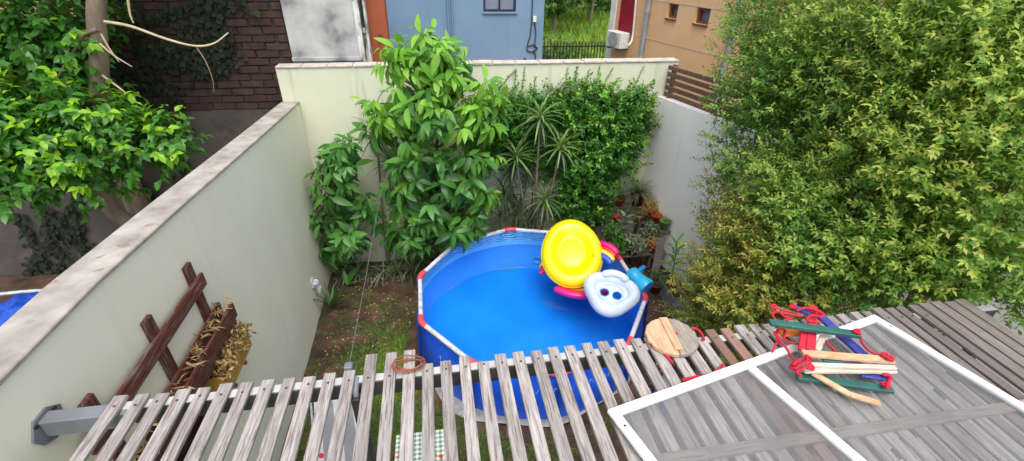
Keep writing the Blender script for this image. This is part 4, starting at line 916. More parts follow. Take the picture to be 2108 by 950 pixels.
# neighbour's blue tarp and a rim pipe
b = MB(); q = at(10, 660, 2, .5); n_ = 26; vs = []
for j in range(n_+1):
    for i in range(n_+1):
        u, v = i/n_*2-1, j/n_*2-1; r = math.hypot(u, v); x, y = q.x+.9*u, q.y+.75*v
        z = .52*max(0, 1-r**4*.55)+.05*math.sin(6*u+3*v)+.035*math.sin(11*v-5*u)+.02*math.sin(23*u+9*v); vs.append((x, y, max(.02, z)))
b.add(vs, [(j*(n_+1)+i, j*(n_+1)+i+1, (j+1)*(n_+1)+i+1, (j+1)*(n_+1)+i) for j in range(n_) for i in range(n_)], True)
tag(b.build('blue_tarp', M['tarp_blue']), 'crumpled bright blue tarpaulin in the neighbouring yard', 'tarp')
b = MB().tube(curve([at(0, 606, 2, .3), at(60, 600, 2, .32), at(120, 596, 2, .3), at(160, 585, 2, .2)], 6), .025, 8).build('plastic_pipe', M['rail_white']); tag(b, 'white bent plastic pipe lying along the blue tarp', 'pipe')
# ------------------------------------------------------------------ avocado trees
AVO = leaf_template(.31, .115, .22, .42, 5, lambda u: math.sin(math.pi*u**.85)**.75 if 0 < u < 1 else .02)
def avocado(name, label, base_, Y, rows, n, sc, young, nobj, mats, depth=.45, trunk_r=.035, extra=()):
    t_ = empty(name, base_, label, 'tree')
    L = Leaves(); tips = []
    tot = sum(x1-x0 for _, x0, x1 in rows); 
    for _ in range(n):
        if _ % 6 == 0: kc = rng.uniform(0, len(rows)-1); ec = rng.uniform(-1, 1)*rng.uniform(.8, 1.1)
        k = min(max(kc+rng.normal(0, .42), 0), len(rows)-1.001); i = min(int(k), len(rows)-2); u = k-i
        py = rows[i][0]*(1-u)+rows[i+1][0]*u; x0 = rows[i][1]*(1-u)+rows[i+1][1]*u; x1 = rows[i][2]*(1-u)+rows[i+1][2]*u
        e = ec+rng.normal(0, .22); px = (x0+x1)/2+(x1-x0)/2*e; e = max(-1, min(1, e)); yy = Y-depth*math.sqrt(max(0, 1-e*e))*rng.uniform(-.55, 1)
        p = at(px, py, 1, yy); tips.append((p, e, (py-rows[0][0])/(rows[-1][0]-rows[0][0]), (Y-yy)/depth))
    for ex, ey in extra:
        for _ in range(4):
            yy = Y-depth*rng.uniform(-.2, .7); p = at(ex+rng.normal(0, 12), ey+rng.normal(0, 12), 1, yy); tips.append((p, 1. if ex > 900 else -1., (ey-rows[0][0])/(rows[-1][0]-rows[0][0]), (Y-yy)/depth))
    mid = [at((r[1]+r[2])/2, r[0], 1, Y) for r in rows]
    ax = [Vector(base_)]+[V(base_[0]+(m.x-base_[0])*(i+1)/len(mid), Y, m.z) for i, m in enumerate(reversed(mid))]
    pts = curve(ax, 4); MB().tube(pts, taper(len(pts), trunk_r, .008), 10).build('trunk', M['bark_dark'], t_)
    for j, (p, e, h, f) in enumerate(tips):
        d = unit(np.array([e*.9, -.35-.6*f, .75-.5*h])+rdir()*.25)
        yk = 1 if rng.random() < (young*(1.9-2.2*h if h < .6 else .5) if (f > .0 or h < .35) else .05) else 0
        whorl(L, np.array(p), d, int(rng.integers(6, 15)), sc*rng.uniform(.7, 1.15)*(.9 if yk else 1), yk, (25, 125), .75, .2)
        if j % 2 == 0:
            z_ = max(base_[2]+.15, p.z-.35-.3*abs(e)); tz = min(pts, key=lambda q: abs(q.z-z_)); m_ = (tz+p)/2+V(0, 0, -.05)
            MB().tube(curve([tz, m_, p], 4), taper(9, .011, .004), 6).build('branch', M['stem_green'], t_)
    L.build(t_, AVO, mats, nobj)
Y = 6.1; q = at(905, 545, 1, 6.2)
avocado('avocado_tree', 'tall avocado tree with bright young leaves left of the spiky plants', (q.x, 6.2, 0), Y,
    [(62, 868, 905), (105, 820, 950), (150, 805, 972), (205, 765, 1025), (260, 775, 1035), (320, 790, 1035), (380, 800, 1020), (440, 808, 1005), (475, 815, 990), (500, 815, 900)], 205, .93, .5, 300, [M['avo'], M['avo_young']], .6, extra=[(768, 212), (785, 240), (812, 112), (825, 95), (1008, 185), (1022, 215), (1000, 255), (955, 108), (1012, 330), (815, 345), (808, 400), (1000, 390), (880, 455), (935, 150), (985, 215)])
q = at(700, 575, 1, 6.3)
avocado('avocado_sapling', 'smaller dark avocado plant in the left back corner', (q.x, 6.25, 0), 6.2,
    [(290, 695, 728), (320, 645, 742), (380, 640, 760), (440, 642, 775), (490, 660, 760), (520, 665, 745)], 96, .9, .25, 300, [M['avo'], M['avo_small']], .45, .025)
q = at(850, 560, 1, 6.0)
avocado('avocado_seedling', 'low broad leaved seedling at the foot of the tall avocado', (q.x, 6.05, 0), 6.0,
    [(470, 815, 880), (505, 815, 890)], 14, .8, .0, 110, [M['avo'], M['avo_small']], .25, .015)

# ------------------------------------------------------------------ dracaenas
STRAP = leaf_template(.42, .03, .35, .55, 5, lambda u: min(1, .55+u*1.6)*(1-u**3)+.02)
def dracaena(label, heads, base_, mat, n=42, ls=1.0, dmat='dracaena_dark'):
    t_ = empty('dracaena', base_, label, 'plant', 'dracaenas along the back wall'); L = Leaves()
    for px, py, yy, sc in heads:
        p = at(px, py, 1, yy); pts = curve([Vector(base_), (Vector(base_)*.5+p*.5)+V(random.uniform(-.05, .05), 0, 0), p], 5)
        MB().tube(pts, taper(len(pts), .022, .014), 8).build('stem', M['bark'], t_)
        for i in range(n):
            th = math.radians(8+118*(i/n)**.85+rng.normal(0, 6)); t = i*2.4
            d = np.array([math.sin(th)*math.cos(t), math.sin(th)*math.sin(t), math.cos(th)])
            L.add(np.array(p)-np.array([0, 0, .1*i/n])+d*.015, d, np.array([0, 0, 1.0])+d*.01+np.array([-d[0], -d[1], 0])*.4, sc*rng.uniform(.75, 1.1), 1 if i > n*.7 else 0)
    L.build(t_, STRAP, [M[mat], M[dmat]], 300)
def gb(px, py): q = at(px, py, 2, 0.0); return (q.x, min(q.y, 6.68), 0)
dracaena('tallest dracaena with pale trunk and three spiky heads before the leafy climber', [(1113, 238, 6.15, 1.05), (1063, 320, 6.25, .85), (1155, 300, 6.1, .85)], gb(1095, 500), 'dracaena', 46)
dracaena('spiky dracaena low right, beside the yellow float', [(1122, 408, 6.3, .95)], gb(1110, 500), 'dracaena', 44)
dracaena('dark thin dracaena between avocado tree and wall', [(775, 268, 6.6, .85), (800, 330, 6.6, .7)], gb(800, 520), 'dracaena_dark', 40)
dracaena('dark dracaena clump right of the tall avocado', [(1050, 345, 6.55, .8), (1040, 400, 6.5, .85), (1068, 425, 6.5, .8), (1085, 360, 6.6, .7)], gb(1050, 500), 'dracaena_dark', 34)
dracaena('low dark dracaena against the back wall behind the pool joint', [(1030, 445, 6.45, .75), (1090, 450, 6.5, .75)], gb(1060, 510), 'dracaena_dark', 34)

# ------------------------------------------------------------------ climber on the back wall
JAS = leaf_template(.068, .036, .25, .2, 2)
cl = empty('leafy_climber', (2.3, 6.45, 0), 'dense glossy green climbing shrub on the back wall, right of the spiky plants', 'shrub')
L = Leaves()
def E(px, py, y, rx, ry, rz_): q = at(px, py, 1, y); return ((q.x, q.y, q.z), (rx, ry, rz_))
clumpy(L, [E(1195, 225, 6.5, .42, .3, .35), E(1260, 240, 6.45, .5, .38, .38), E(1230, 300, 6.35, .55, .42, .4), E(1215, 370, 6.35, .45, .4, .4), E(1268, 320, 6.45, .4, .32, .4), E(1185, 320, 6.45, .3, .3, .4), E(1212, 420, 6.42, .36, .32, .28), E(1305, 225, 6.55, .25, .22, .28), E(1170, 430, 6.45, .22, .25, .3), E(1320, 260, 6.6, .2, .16, .25)], 2300, 12, 1.0, 1, .3, shell=.5, twig=.16)
L.build(cl, JAS, [M['jasmine'], M['jasmine_tip']], 300)
for x0, px, py in ((2.1, 1190, 260), (2.4, 1250, 280), (2.3, 1215, 340), (2.5, 1280, 300)):
    e = at(px, py, 1, 6.5); pts = curve([V(x0, 6.6, 0), V(x0+.05, 6.6, .8), e], 5); MB().tube(pts, taper(len(pts), .03, .008), 7).build('stem', M['bark_brown'], cl)
cl2 = empty('leafy_climber', (1.35, 6.5, 0), 'small leaved dark climber between avocado and tallest dracaena', 'shrub')
L = Leaves(); clumpy(L, [E(1035, 230, 6.55, .38, .22, .32), E(1060, 270, 6.6, .4, .18, .4), E(1100, 235, 6.62, .35, .15, .35), E(1140, 225, 6.6, .3, .16, .35), E(1000, 300, 6.6, .3, .16, .4), E(1080, 310, 6.66, .35, .1, .35), E(1130, 330, 6.66, .25, .1, .4)], 1400, 10, .85, 1, .12, shell=.4, twig=.14)
L.build(cl2, JAS, [M['jasmine'], M['jasmine_tip']], 200)
for x0, px, py in ((1.2, 1035, 260), (1.5, 1100, 260)):
    pts = curve([V(x0, 6.65, 0), V(x0, 6.65, 1), at(px, py, 1, 6.62)], 5); MB().tube(pts, taper(len(pts), .02, .006), 7).build('stem', M['bark_brown'], cl2)
tn = empty('wall_tendrils', (2, YB, 2.4), 'thin climbing tendrils spreading over the top of the cream wall', 'vine')
L = Leaves()
for (xa, ya), (xb_, yb_) in [((1055, 200), (1062, 142)), ((1070, 205), (1080, 140)), ((1030, 180), (1060, 145)), ((1098, 205), (1102, 160)), ((1160, 190), (1168, 140)), ((1180, 170), (1188, 138)), ((1205, 190), (1212, 145)), ((1220, 185), (1235, 136)), ((1235, 190), (1262, 140)), ((1295, 200), (1325, 137)), ((1310, 205), (1345, 165)), ((1325, 240), (1352, 190)), ((1320, 270), (1350, 255)), ((1250, 185), (1275, 160)), ((1280, 195), (1300, 172))]:
    a_, b_ = at(xa, ya, 1, YB-.012), at(xb_, yb_, 1, YB-.012); pts = curve([a_, a_*.6+b_*.4+V(random.uniform(-.03, .03), 0, 0), b_], 5)
    MB().tube(pts, .004, 5).build('tendril', M['bark_dark'], tn)
    for k, p in enumerate(pts):
        for s_ in (-1, 1):
            L.add(np.array(p)+[0, -.006, 0], (s_*rng.uniform(.3, 1), -.25, rng.uniform(-.4, .7)), (0, -1, .2), rng.uniform(.35, .85)*(1.1-.5*k/len(pts)), int(rng.random() < .3))
L.build(tn, JAS, [M['jasmine'], M['jasmine_tip']], 250)
fl = Leaves()

# ------------------------------------------------------------------ right hand trees
HED = leaf_template(.062, .027, .3, .15, 2)
def big_tree(name, label, base_, ells, ntips, per, mats, sc, tipp, nobj, limbs=True, inner=.28, lo=.12, r=.07, cat='tree', twig=.17, temp=HED, cl=0):
    t_ = empty(name, base_, label, cat); L = Leaves(); clumpy(L, ells, ntips, per, sc, 1, tipp, shell=.62, lo=lo, twig=twig, inner=inner, cl=cl); L.build(t_, temp, mats, nobj, rest='crown')
    B0 = Vector(base_); top = B0+V(0, 0, 1.1 if limbs else .3); tr = MB().tube(curve([B0, B0+V(.03, .02, .5 if limbs else .12), top], 5), taper(11, r, r*.75), 10).build('trunk', M['bark'], t_)
    for c_, _ in ells:
        c_ = Vector(c_); pts = curve([top-V(0, 0, .1), (top*.55+c_*.45)+V(0, 0, .1), c_], 5); MB().tube(pts, taper(len(pts), r*.55, .01), 7).build('limb', M['bark'], t_)
def E0(px, py, x, r, rz_=None): q = at(px, py, 0, x); return ((q.x, q.y, q.z), (r, r, rz_ or r))
big_tree('privet_tree', 'huge leafy mid green tree between the pool corner and the golden tree', (3.3, 3.3, 0),
    [E0(1572, 160, 3.6, .48), E0(1630, 40, 3.8, .55), E0(1585, 280, 3.4, .5), E0(1660, 180, 3.5, .58), E0(1700, 330, 3.35, .52), E0(1720, 40, 3.7, .65), E0(1820, 180, 3.55, .58), E0(1850, 30, 3.8, .65), E0(1740, 480, 3.2, .42), E0(1650, 440, 3.2, .45), E0(1760, 570, 3.1, .26, .24), E0(1980, 30, 3.9, .6)],
    7600, 14, [M['hedge'], M['hedge_tip']], .7, .45, 300, cl=330)
big_tree('golden_tree', 'yellow green leafy tree at the far right edge, over the slats', (3.38, 2.2, 0),
    [E0(1980, 130, 3.8, .6), E0(1880, 390, 3.4, .45), E0(1990, 270, 3.6, .55), E0(2080, 150, 3.8, .65), E0(2090, 380, 3.6, .5), E0(1960, 480, 3.45, .4, .36), E0(2070, 510, 3.55, .4, .32), E0(1850, 530, 3.25, .33, .3), E0(1940, 555, 3.4, .25, .2), E0(1830, 300, 3.5, .35)],
    6000, 14, [M['gold'], M['gold_tip']], .68, .45, 300, cl=240)
big_tree('bronze_shrub', 'small leaved shrub with bronze brown tips beside the potted plants', (3.0, 3.6, 0),
    [E0(1550, 400, 3.4, .42), E0(1530, 480, 3.2, .4), E0(1560, 540, 2.95, .4), E0(1500, 560, 3.1, .38), E0(1462, 610, 3.0, .3, .4), E0(1600, 480, 3.1, .45), E0(1540, 600, 2.85, .35, .45), E0(1640, 560, 2.95, .35), E0(1680, 600, 2.95, .25), E0(1490, 640, 2.95, .34, .4), E0(1580, 660, 2.8, .3, .5)],
    4600, 13, [M['shrub'], M['shrub_tip']], .68, .4, 300, False, r=.04, lo=.06, cat='shrub', twig=.13, cl=260)

# ------------------------------------------------------------------ ficus in the neighbouring yard
FIC = leaf_template(.115, .07, .25, .35, 3)
fy = 5.9; b0 = at(285, 480, 1, fy); b0 = (b0.x+.25, fy, 0)
ft_ = empty('ficus_tree', b0, 'glossy leaved ficus tree with bright young leaves beyond the left wall', 'tree')
pts = curve([Vector(b0), at(285, 478, 1, fy), at(225, 425, 1, fy), at(196, 330, 1, fy), at(205, 170, 1, fy), at(198, 40, 1, fy), at(194, -60, 1, fy), V(at(194, -60, 1, fy).x+.1, fy, 5.3)], 6)
MB().tube(pts, [.12, .11, .1]+taper(len(pts)-3, .095, .08), 12).build('trunk', M['bark'], ft_)
for lst, r0, m_ in (([(215, 45), (270, 55), (340, 80), (400, 95), (440, 90), (470, 68)], .017, 'twig_pale'), ([(200, 60), (170, 75), (150, 110), (120, 160), (110, 200)], .024, 'bark'), ([(208, 70), (225, 100), (245, 128)], .012, 'twig_pale'), ([(205, 90), (235, 115), (272, 138)], .012, 'twig_pale'), ([(262, -10), (268, 30), (275, 48)], .014, 'twig_pale'), ([(210, 155), (250, 185), (283, 213)], .014, 'twig_pale'), ([(405, 98), (425, 130), (438, 165), (440, 190)], .007, 'bark'), ([(198, 300), (150, 280), (100, 260)], .05, 'bark'), ([(200, 280), (260, 290), (330, 300)], .04, 'bark')):
    p2 = curve([at(x, y, 1, fy-.08) for x, y in lst], 5); MB().tube(p2, taper(len(p2), r0, r0*.4), 8).build('limb', M[m_], ft_)
L = Leaves()
def ficus_fill(ells, n, tp, inner=.3):
    clumpy(L, ells, n, 12, .85, 1, tp, shell=.6, down=.35, twig=.22, inner=inner)
ficus_fill([E(60, 260, 5.4, .75, .5, .42), E(170, 290, 5.4, .6, .5, .36), E(260, 280, 5.4, .45, .4, .3), E(340, 300, 5.4, .3, .3, .2), E(60, 350, 5.2, .6, .4, .3), E(180, 350, 5.3, .5, .4, .25), E(-60, 300, 5.2, .7, .6, .5)], 760, .4)
ficus_fill([E(40, 60, 6.2, .75, .5, .5), E(110, 100, 6.1, .55, .4, .4), E(-40, 130, 6.2, .7, .5, .5), E(170, 60, 6.6, .4, .3, .35), E(170, 150, 6.0, .3, .3, .25), E(30, 150, 6.2, .6, .4, .3)], 430, .12)
ficus_fill([((-5.2, 5.6, 5.3), (1.3, 1.0, .6)), ((-3.6, 6.0, 5.5), (1.1, 1.0, .6)), ((-6.4, 6.0, 4.9), (1.2, 1.0, .7)), ((-4.4, 6.6, 4.9), (1.0, .45, .5)), ((-2.9, 6.5, 5.2), (.7, .6, .5))], 900, .2)  # unseen upper crown, added to shade the brick wall and block sky light
L.build(ft_, FIC, [M['ficus'], M['ficus_young']], 300)
# second trunk far left
q = at(112, 0, 1, 6.9); t2 = empty('bare_trunk', (q.x, 6.85, 0), 'second grey trunk far left against the dark brick wall', 'tree')
pts = curve([V(q.x-.1, 6.85, 0), V(q.x-.05, 6.85, 2), V(q.x, 6.85, 4), V(q.x+.05, 6.85, 5)], 4); MB().tube(pts, taper(len(pts), .16, .1), 12).build('trunk', M['bark'], t2)
pts = curve([V(q.x, 6.85, 4.2), V(q.x+.3, 6.8, 4.7), V(q.x+.6, 6.8, 5.2)], 4); MB().tube(pts, taper(len(pts), .06, .03), 8).build('limb', M['bark'], t2)
# ivy
IVY = leaf_template(.085, .07, .15, .1, 2)
iv = empty('wall_ivy', (-4, BY, 2), 'dark ivy strands creeping over brick and grey plaster', 'ivy')
L = Leaves()
strands = [([(445, -10), (450, 40), (455, 70), (446, 100)], 26, 150), ([(380, 60), (360, 120), (340, 200), (345, 260)], 22, 120), ([(400, 110), (430, 115), (455, 130), (470, 95)], 22, 110), ([(260, 20), (320, 40), (400, 10), (500, 5)], 22, 160), ([(250, 150), (300, 200), (330, 240)], 26, 120), ([(360, 180), (375, 250), (385, 330), (375, 370)], 12, 60),
    ([(35, 440), (60, 480), (70, 540), (60, 560)], 14, 90), ([(95, 430), (105, 490), (85, 560)], 20, 130), ([(150, 420), (160, 470), (180, 520)], 16, 80), ([(275, 355), (295, 390), (320, 410)], 10, 50), ([(120, 440), (140, 500), (110, 570)], 14, 70), ([(340, 300), (365, 330), (395, 355)], 12, 60), ([(290, 60), (310, 120), (290, 170)], 30, 130), ([(400, 20), (420, 60), (440, 100)], 20, 90), ([(330, 100), (400, 140), (450, 140)], 24, 120), ([(230, 60), (240, 140), (260, 200)], 20, 110)]
for lst, wd, n in strands:
    pts = curve([at(x, y, 1, BY-.025) for x, y in lst], 6); MB().tube(pts, .008, 5).build('stem', M['bark_dark'], iv)
    for k in range(n):
        p = np.array(pts[int(rng.integers(0, len(pts)))])+np.array([rng.normal(0, wd/300), 0, rng.normal(0, .06)]); p[1] = BY-.02-rng.uniform(0, .06)
        L.add(p, (rng.normal(0, .6), -.35, -.8+rng.normal(0, .3)), (rng.normal(0, .3), -1, .3), rng.uniform(.6, 1.3))
L.build(iv, IVY, [M['ivy']], 300)

# ------------------------------------------------------------------ border plants
SPI = leaf_template(.26, .02, .3, .9, 5, lambda u: (1-u**2)*.9+.08)
def spider(px, py, sc, label, mats=('spider', 'dracaena_dark'), n=46, name='spider_plant'):
    q = at(px, py, 2, 0); q.x = max(q.x, XL+.12); q.y = min(q.y, 6.62)
    t_ = empty(name, (q.x, q.y, 0), label, 'plant', 'border plants at the foot of the avocado'); L = Leaves()
    for i in range(n):
        th = math.radians(rng.uniform(15, 80)); t = rng.uniform(0, 6.28); d = (math.sin(th)*math.cos(t), math.sin(th)*math.sin(t), math.cos(th))
        L.add((q.x+.05*d[0], q.y+.05*d[1], .01), d, (-d[0], -d[1], 1.2), sc*rng.uniform(.7, 1.2), int(rng.random() < .3))
    L.build(t_, SPI, [M[m] for m in mats], 300)
for px, py, sc, lb_ in ((710, 565, 1.0, 'striped spider plant nearest the green wall corner'), (738, 562, .9, 'striped spider plant under the smaller avocado, beside the cord'), (790, 562, 1.1, 'striped spider plant at the left of the pale border clump'), (818, 558, 1.15, 'largest pale spider plant in the middle of the border'), (845, 556, 1.0, 'striped spider plant next to the pool at the border end'), (765, 568, .7, 'small striped spider plant between two larger ones'), (870, 535, .9, 'striped spider plant hard against the back of the pool')): spider(px, py, sc, lb_)
# plant at the wall light
q = at(660, 640, 2, 0); bp = empty('bromeliad', (XL+.16, q.y, 0), 'upright strappy plant against the green wall under the light', 'plant'); L = Leaves()
for i in range(16):
    th = math.radians(rng.uniform(5, 40)); t = rng.uniform(0, 6.28); d = (math.sin(th)*math.cos(t)*.8+.1, math.sin(th)*math.sin(t), math.cos(th)); L.add((XL+.16, q.y, .01), d, (-d[0], -d[1], .5), rng.uniform(.8, 1.35), int(rng.random() < .4))
L.build(bp, leaf_template(.42, .05, .35, .25, 5, lambda u: min(1, .5+2*u)*(1-u**3)+.02), [M['dracaena_dark'], M['jasmine']], 60)
bf = empty('broad_leaf_weed', (XL+.3, q.y+.55, 0), 'single broad pointed leaf plant by the wall behind the light', 'plant'); L = Leaves()
for d, s_ in (((.5, .5, .8), 1.2), ((.2, .7, .6), .9), ((.7, -.2, .6), .7), ((-.1, .3, 1), .8)): L.add((XL+.3, q.y+.55, .01), d, (0, 0, 1), s_)
L.build(bf, leaf_template(.34, .09, .3, .25, 4), [M['avo_small']], 10)

# ------------------------------------------------------------------ grass
GR = leaf_template(.075, .009, .3, .6, 3, lambda u: 1-u*.95)
gs = empty('grass', (0, 4, 0)); tag(gs, 'patchy crawling lawn grass on bare brown soil', 'grass', kind='stuff'); L = Leaves()
def ginpool(x, y): return math.hypot(x-PC.x, y-PC.y) < 1.68
def gden(x, y):
    n_ = .5+.5*math.sin(2.7*x+1.3*math.sin(1.9*y))*math.sin(2.3*y+.8*math.sin(3.1*x)); q = .5+.5*math.sin(7*x+3*y)*math.sin(6*y-2*x)
    c1 = math.exp(-(((x+.72)/.5)**2+((y-4.25)/.65)**2)); c2 = math.exp(-(((x+.55)/.9)**2+((y-3.4)/.9)**2)); edge = math.exp(-((x+1.72)/.09)**2)*.5*(y < 4.6); far_ = (y > 5.2)*.10
    return max(c1*1.8, c2*1.0, edge, .16*n_ if y < 6 else .05, .55*(y < 3.4)*(.4+.6*n_))*(.35+.65*q)*(1 if y < 5.9 else .3)
cnt = 0
while cnt < 5200:
    x, y = rng.uniform(XL+.03, 2.4), rng.uniform(1.2, 6.1)
    if ginpool(x, y) or (x > 1.28 and y < 3.05) or rng.random() > gden(x, y): continue
    cnt += 1; br = 1 if math.exp(-(((x+.72)/.45)**2+((y-4.3)/.6)**2)) > rng.uniform(.2, .8) else 0
    for k in range(6):
        th = math.radians(rng.uniform(20, 80)); t = rng.uniform(0, 6.28); d = (math.sin(th)*math.cos(t), math.sin(th)*math.sin(t), math.cos(th))
        L.add((x+rng.normal(0, .015), y+rng.normal(0, .015), bumpz(x, y)-.022), d, (-d[0], -d[1], 1), rng.uniform(.6, 1.3), br)
L.build(gs, GR, [M['grass_dark'], M['grass']], 0, rest='grass_blades')
lt = empty('leaf_litter', (2.8, 5.2, 0)); tag(lt, 'fallen dry leaves scattered on the soil by the potted plants', 'leaves', kind='stuff'); L = Leaves()
for _ in range(700):
    x, y = rng.uniform(2.3, 3.45), rng.uniform(3.2, 6.6)
    if ginpool(x, y): continue
    L.add((x, y, bumpz(x, y)-.012+rng.uniform(-.004, .012)), (*rng.normal(size=2), rng.normal(0, .15)), (rng.normal(0, .3), rng.normal(0, .3), 1), rng.uniform(.5, 1.2))
for _ in range(500):
    x, y = rng.uniform(-1.7, .2), rng.uniform(4.3, 6.4)
    if ginpool(x, y): continue
    L.add((x, y, bumpz(x, y)-.012+rng.uniform(-.004, .008)), (*rng.normal(size=2), rng.normal(0, .15)), (rng.normal(0, .3), rng.normal(0, .3), 1), rng.uniform(.3, .8))
L.build(lt, leaf_template(.05, .028, .4, .3, 2), [M['dry']], 0, rest='litter')

# ------------------------------------------------------------------ plant rack and pots, back right corner
rk = empty('plant_rack', (3.1, 6.3, 0), 'stepped grey wooden rack of potted plants in the right back corner', 'plant stand')
steps = [(5.95, .31), (6.14, .46), (6.4, .66), (6.62, .87)]
for y, z in steps: MB().box((2.5, y-.075, z-.02), (xr(y)-.03, y+.075, z)).build('shelf', M['slat_dark'], rk, .003)
for x in (2.54, 3.4):
    for y, z in steps: MB().box((x-.02, y-.02, 0), (x+.02, y+.02, z-.021)).build('leg', M['slat_dark'], rk)
ws = MB().box((xr(6.1)-.17, 5.9, .70), (xr(6.35)-.005, 6.35, .72)).build('side_shelf', M['slat_dark'], rk, .003)
for y in (5.95, 6.3): MB().box((xr(y)-.15, y-.012, .64), (xr(y)-.008, y+.012, .699)).build('bracket', M['slat_dark'], rk)
SML = leaf_template(.1, .046, .25, .35, 2); BRD = leaf_template(.2, .1, .2, .3, 4); THIN = leaf_template(.26, .014, .3, .8, 4, lambda u: 1-u*.9)
def pot(px, step, h, r, mat, label, kind, lm, n, sc=1.0, pos=None, name='potted_plant'):
    if pos is None: y, z = steps[step]; y -= .02; q = at(px, 400, 1, y); k = 0
    # x from the pixel column at the pot's own height
    if pos is None:
        lo_, hi_ = 300, 700
        for _ in range(40):
            m_ = (lo_+hi_)/2; qq = at(px, m_, 1, y)
            if qq.z > z+h/2: lo_ = m_
            else: hi_ = m_
        pos = (min(qq.x, XR-.04-r), y, z+.001)
    p = V(*pos); t_ = empty(name, p, label, 'potted plant', 'potted plants in the corner')
    MB().lathe(p, [(.001, 0), (r*.72, 0), (r*.95, h*.85), (r*1.06, h*.85), (r*1.06, h), (r*.92, h), (r*.88, h*.82), (.001, h*.82)], 18).build('pot', M[mat], t_)
    L = Leaves(); tp = np.array(p)+[0, 0, h*.82]
    if kind == 'bush':
        for _ in range(n//4): whorl(L, tp+np.array([rng.normal(0, r*.7), rng.normal(0, r*.7), rng.uniform(.02, .26*sc)]), rdir()*.9+np.array([0, -.2, 1]), 8, sc*rng.uniform(.7, 1.2), 0, (35, 110), .3)
        tmp = SML
    elif kind == 'thin':
        for i in range(n):
            th = math.radians(rng.uniform(5, 75)); t = rng.uniform(0, 6.28); L.add(tp, (math.sin(th)*math.cos(t), math.sin(th)*math.sin(t), math.cos(th)), (-math.cos(t), -math.sin(t), 1), sc*rng.uniform(.7, 1.3), 0)
        tmp = THIN
    else:
        for i in range(n):
            u = i/n; t = i*2.4; th = math.radians(75-40*u); L.add(tp+np.array([0, 0, u*sc*.5]), (math.sin(th)*math.cos(t), math.sin(th)*math.sin(t), math.cos(th)), (0, 0, 1), sc*rng.uniform(.7, 1.1), 0)
        MB().tube([Vector(tp), Vector(tp)+V(0, 0, sc*.5)], .008, 6).build('stem', M['stem_green'], t_); tmp = BRD
    L.build(t_, tmp, [M[lm]], 120)
PP = lambda px, py, y, st, h: (at(px, py, 1, y).x, y, (steps[st][1] if isinstance(st, int) else st)+.001)
pot(0, 0, .14, .08, 'pot_red', 'plant in the upper bright red pot under the climber', 'bush', 'jasmine', 40, .7, pos=PP(1277, 415, 6.6, 3, 0))
pot(0, 0, .14, .075, 'pot_red', 'plant in the lower small red pot under the climber', 'bush', 'pot_plant_grey', 30, .6, pos=PP(1268, 447, 6.38, 2, 0))
pot(0, 0, .13, .085, 'pot_maroon', 'plant in dark maroon pot behind the yellow float', 'bush', 'jasmine', 60, .8, pos=PP(1228, 452, 6.38, 2, 0))
pot(0, 0, .14, .08, 'pot_yellow', 'trailing grassy plant in ochre yellow pot on the rack', 'thin', 'pot_plant_grey', 45, .8, pos=PP(1313, 452, 6.37, 2, 0))
pot(0, 0, .22, .1, 'terracotta', 'golden orange leaved succulent in a clay pot by the white wall', 'bush', 'orange_leaf', 190, .8, pos=PP(1338, 440, 6.4, 2, 0))
pot(0, 0, .24, .12, 'pot_maroon', 'grey green feathery plant in the topmost corner pot', 'thin', 'pot_plant_grey', 150, 1.25, pos=PP(1314, 400, 6.6, 3, 0))
pot(0, 0, .15, .09, 'pot_red', 'wide red bowl pot beside the white wall', 'thin', 'pot_plant', 14, .5, pos=(xr(6.2)-.1, 6.22, .721))
pot(0, 0, .16, .09, 'pot_green', 'cactus like plant in green pot near the white wall', 'thin', 'pot_plant', 30, .5, pos=(xr(6.0)-.1, 6.0, .721))
pot(0, 0, .14, .09, 'pot_yellow', 'pale fine leaved plant in the lower ochre pot', 'bush', 'pot_plant_grey', 150, .7, pos=PP(1340, 487, 6.12, 1, 0))
pot(0, 0, .14, .09, 'pot_maroon', 'mottled leaf plant in dark pot on the lowest shelf', 'bush', 'pot_plant_grey', 130, .9, pos=PP(1303, 512, 5.94, 0, 0))
pot(0, 0, .14, .085, 'pot_red', 'rusty leaved plant in red pot at the end of the lowest shelf', 'bush', 'dry', 70, .7, pos=PP(1346, 512, 5.94, 0, 0))
pot(0, 0, .13, .08, 'box_grey', 'broad leaved plant in grey pot on the second shelf', 'broad', 'pot_plant_grey', 16, .8, pos=PP(1282, 485, 6.12, 1, 0))
pot(0, 0, .13, .08, 'pot_maroon', 'dark leafy plant in maroon pot on the second shelf', 'bush', 'jasmine', 110, .9, pos=PP(1258, 485, 6.12, 1, 0))
pot(0, 0, .12, .09, 'terracotta', 'dark bushy plant in clay pot at the left end of the lowest shelf', 'bush', 'jasmine', 120, .9, pos=PP(1268, 512, 5.94, 0, 0))
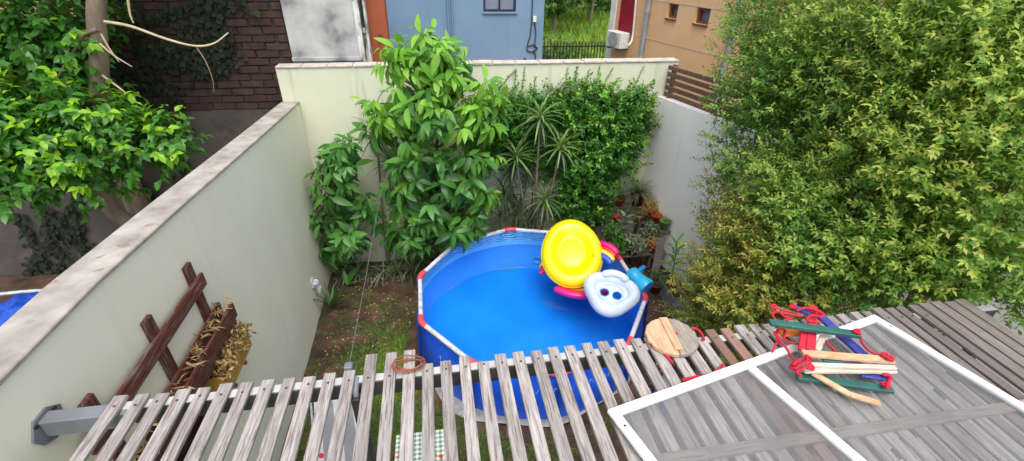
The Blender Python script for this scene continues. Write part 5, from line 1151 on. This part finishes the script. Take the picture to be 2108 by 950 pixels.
q = at(1350, 600, 2, .0); pot(0, 0, .16, .1, 'pot_maroon', 'small rosette plant in maroon pot standing on the soil', 'bush', 'jasmine', 60, .7, pos=(q.x-.02, q.y, 0.0))
# upright grey planks and long planter with fiddle leaf plant
pk = empty('leaning_plank', at(1350, 575, 2, 0), 'pale grey board leaning upright among the pots', 'board')
q0 = at(1345, 580, 2, .02); q1 = at(1362, 490, 1, q0.y+.12); b = MB().bar(q0, q1, .13, .022, up=(0, -1, .2)); b.build('board', M['wood_rack'], pk, .003)
q = at(1385, 605, 2, .12)
lp = empty('long_planter', (q.x, q.y, 0), 'long grey planter trough with a bright green young tree', 'planter')
x0, x1, y0, y1 = q.x-.12, q.x+.1, q.y-.3, q.y+.3; h_ = .24
b = MB(); b.box((x0, y0, 0), (x1, y1, .02)); b.box((x0, y0, .0205), (x0+.015, y1, h_)); b.box((x1-.015, y0, .0205), (x1, y1, h_)); b.box((x0+.0155, y0, .0205), (x1-.0155, y0+.015, h_)); b.box((x0+.0155, y1-.015, .0205), (x1-.0155, y1, h_)); b.build('trough', M['box_grey'], lp, .005)
MB().box((x0+.016, y0+.016, .021), (x1-.016, y1-.016, h_-.03)).build('potting_soil', M['soil'], lp)
s0 = V((x0+x1)/2, y1-.18, h_-.03); s1 = s0+V(-.02, .05, .75); MB().tube(curve([s0, (s0+s1)/2+V(.02, 0, 0), s1], 4), taper(9, .012, .006), 7).build('stem', M['stem_green'], lp)
L = Leaves()
for i in range(30):
    u = i/30; t = i*2.4; th = math.radians(85-50*u); p = s0+(s1-s0)*(.25+.75*u); L.add(np.array(p), (math.sin(th)*math.cos(t), math.sin(th)*math.sin(t), math.cos(th)), (0, 0, 1), rng.uniform(.7, 1.1))
L.build(lp, leaf_template(.19, .085, .2, .25, 4, lambda u: (u**.7)*(1.25-u*.9) if u < 1 else .1), [M['fiddle']], 60)
bk = MB().box((q.x-.16, q.y-.62, 0), (q.x+.08, q.y-.36, .13)).build('concrete_block', M['box_grey'], None, .008); tag(bk, 'grey concrete block on the soil before the long planter', 'block')
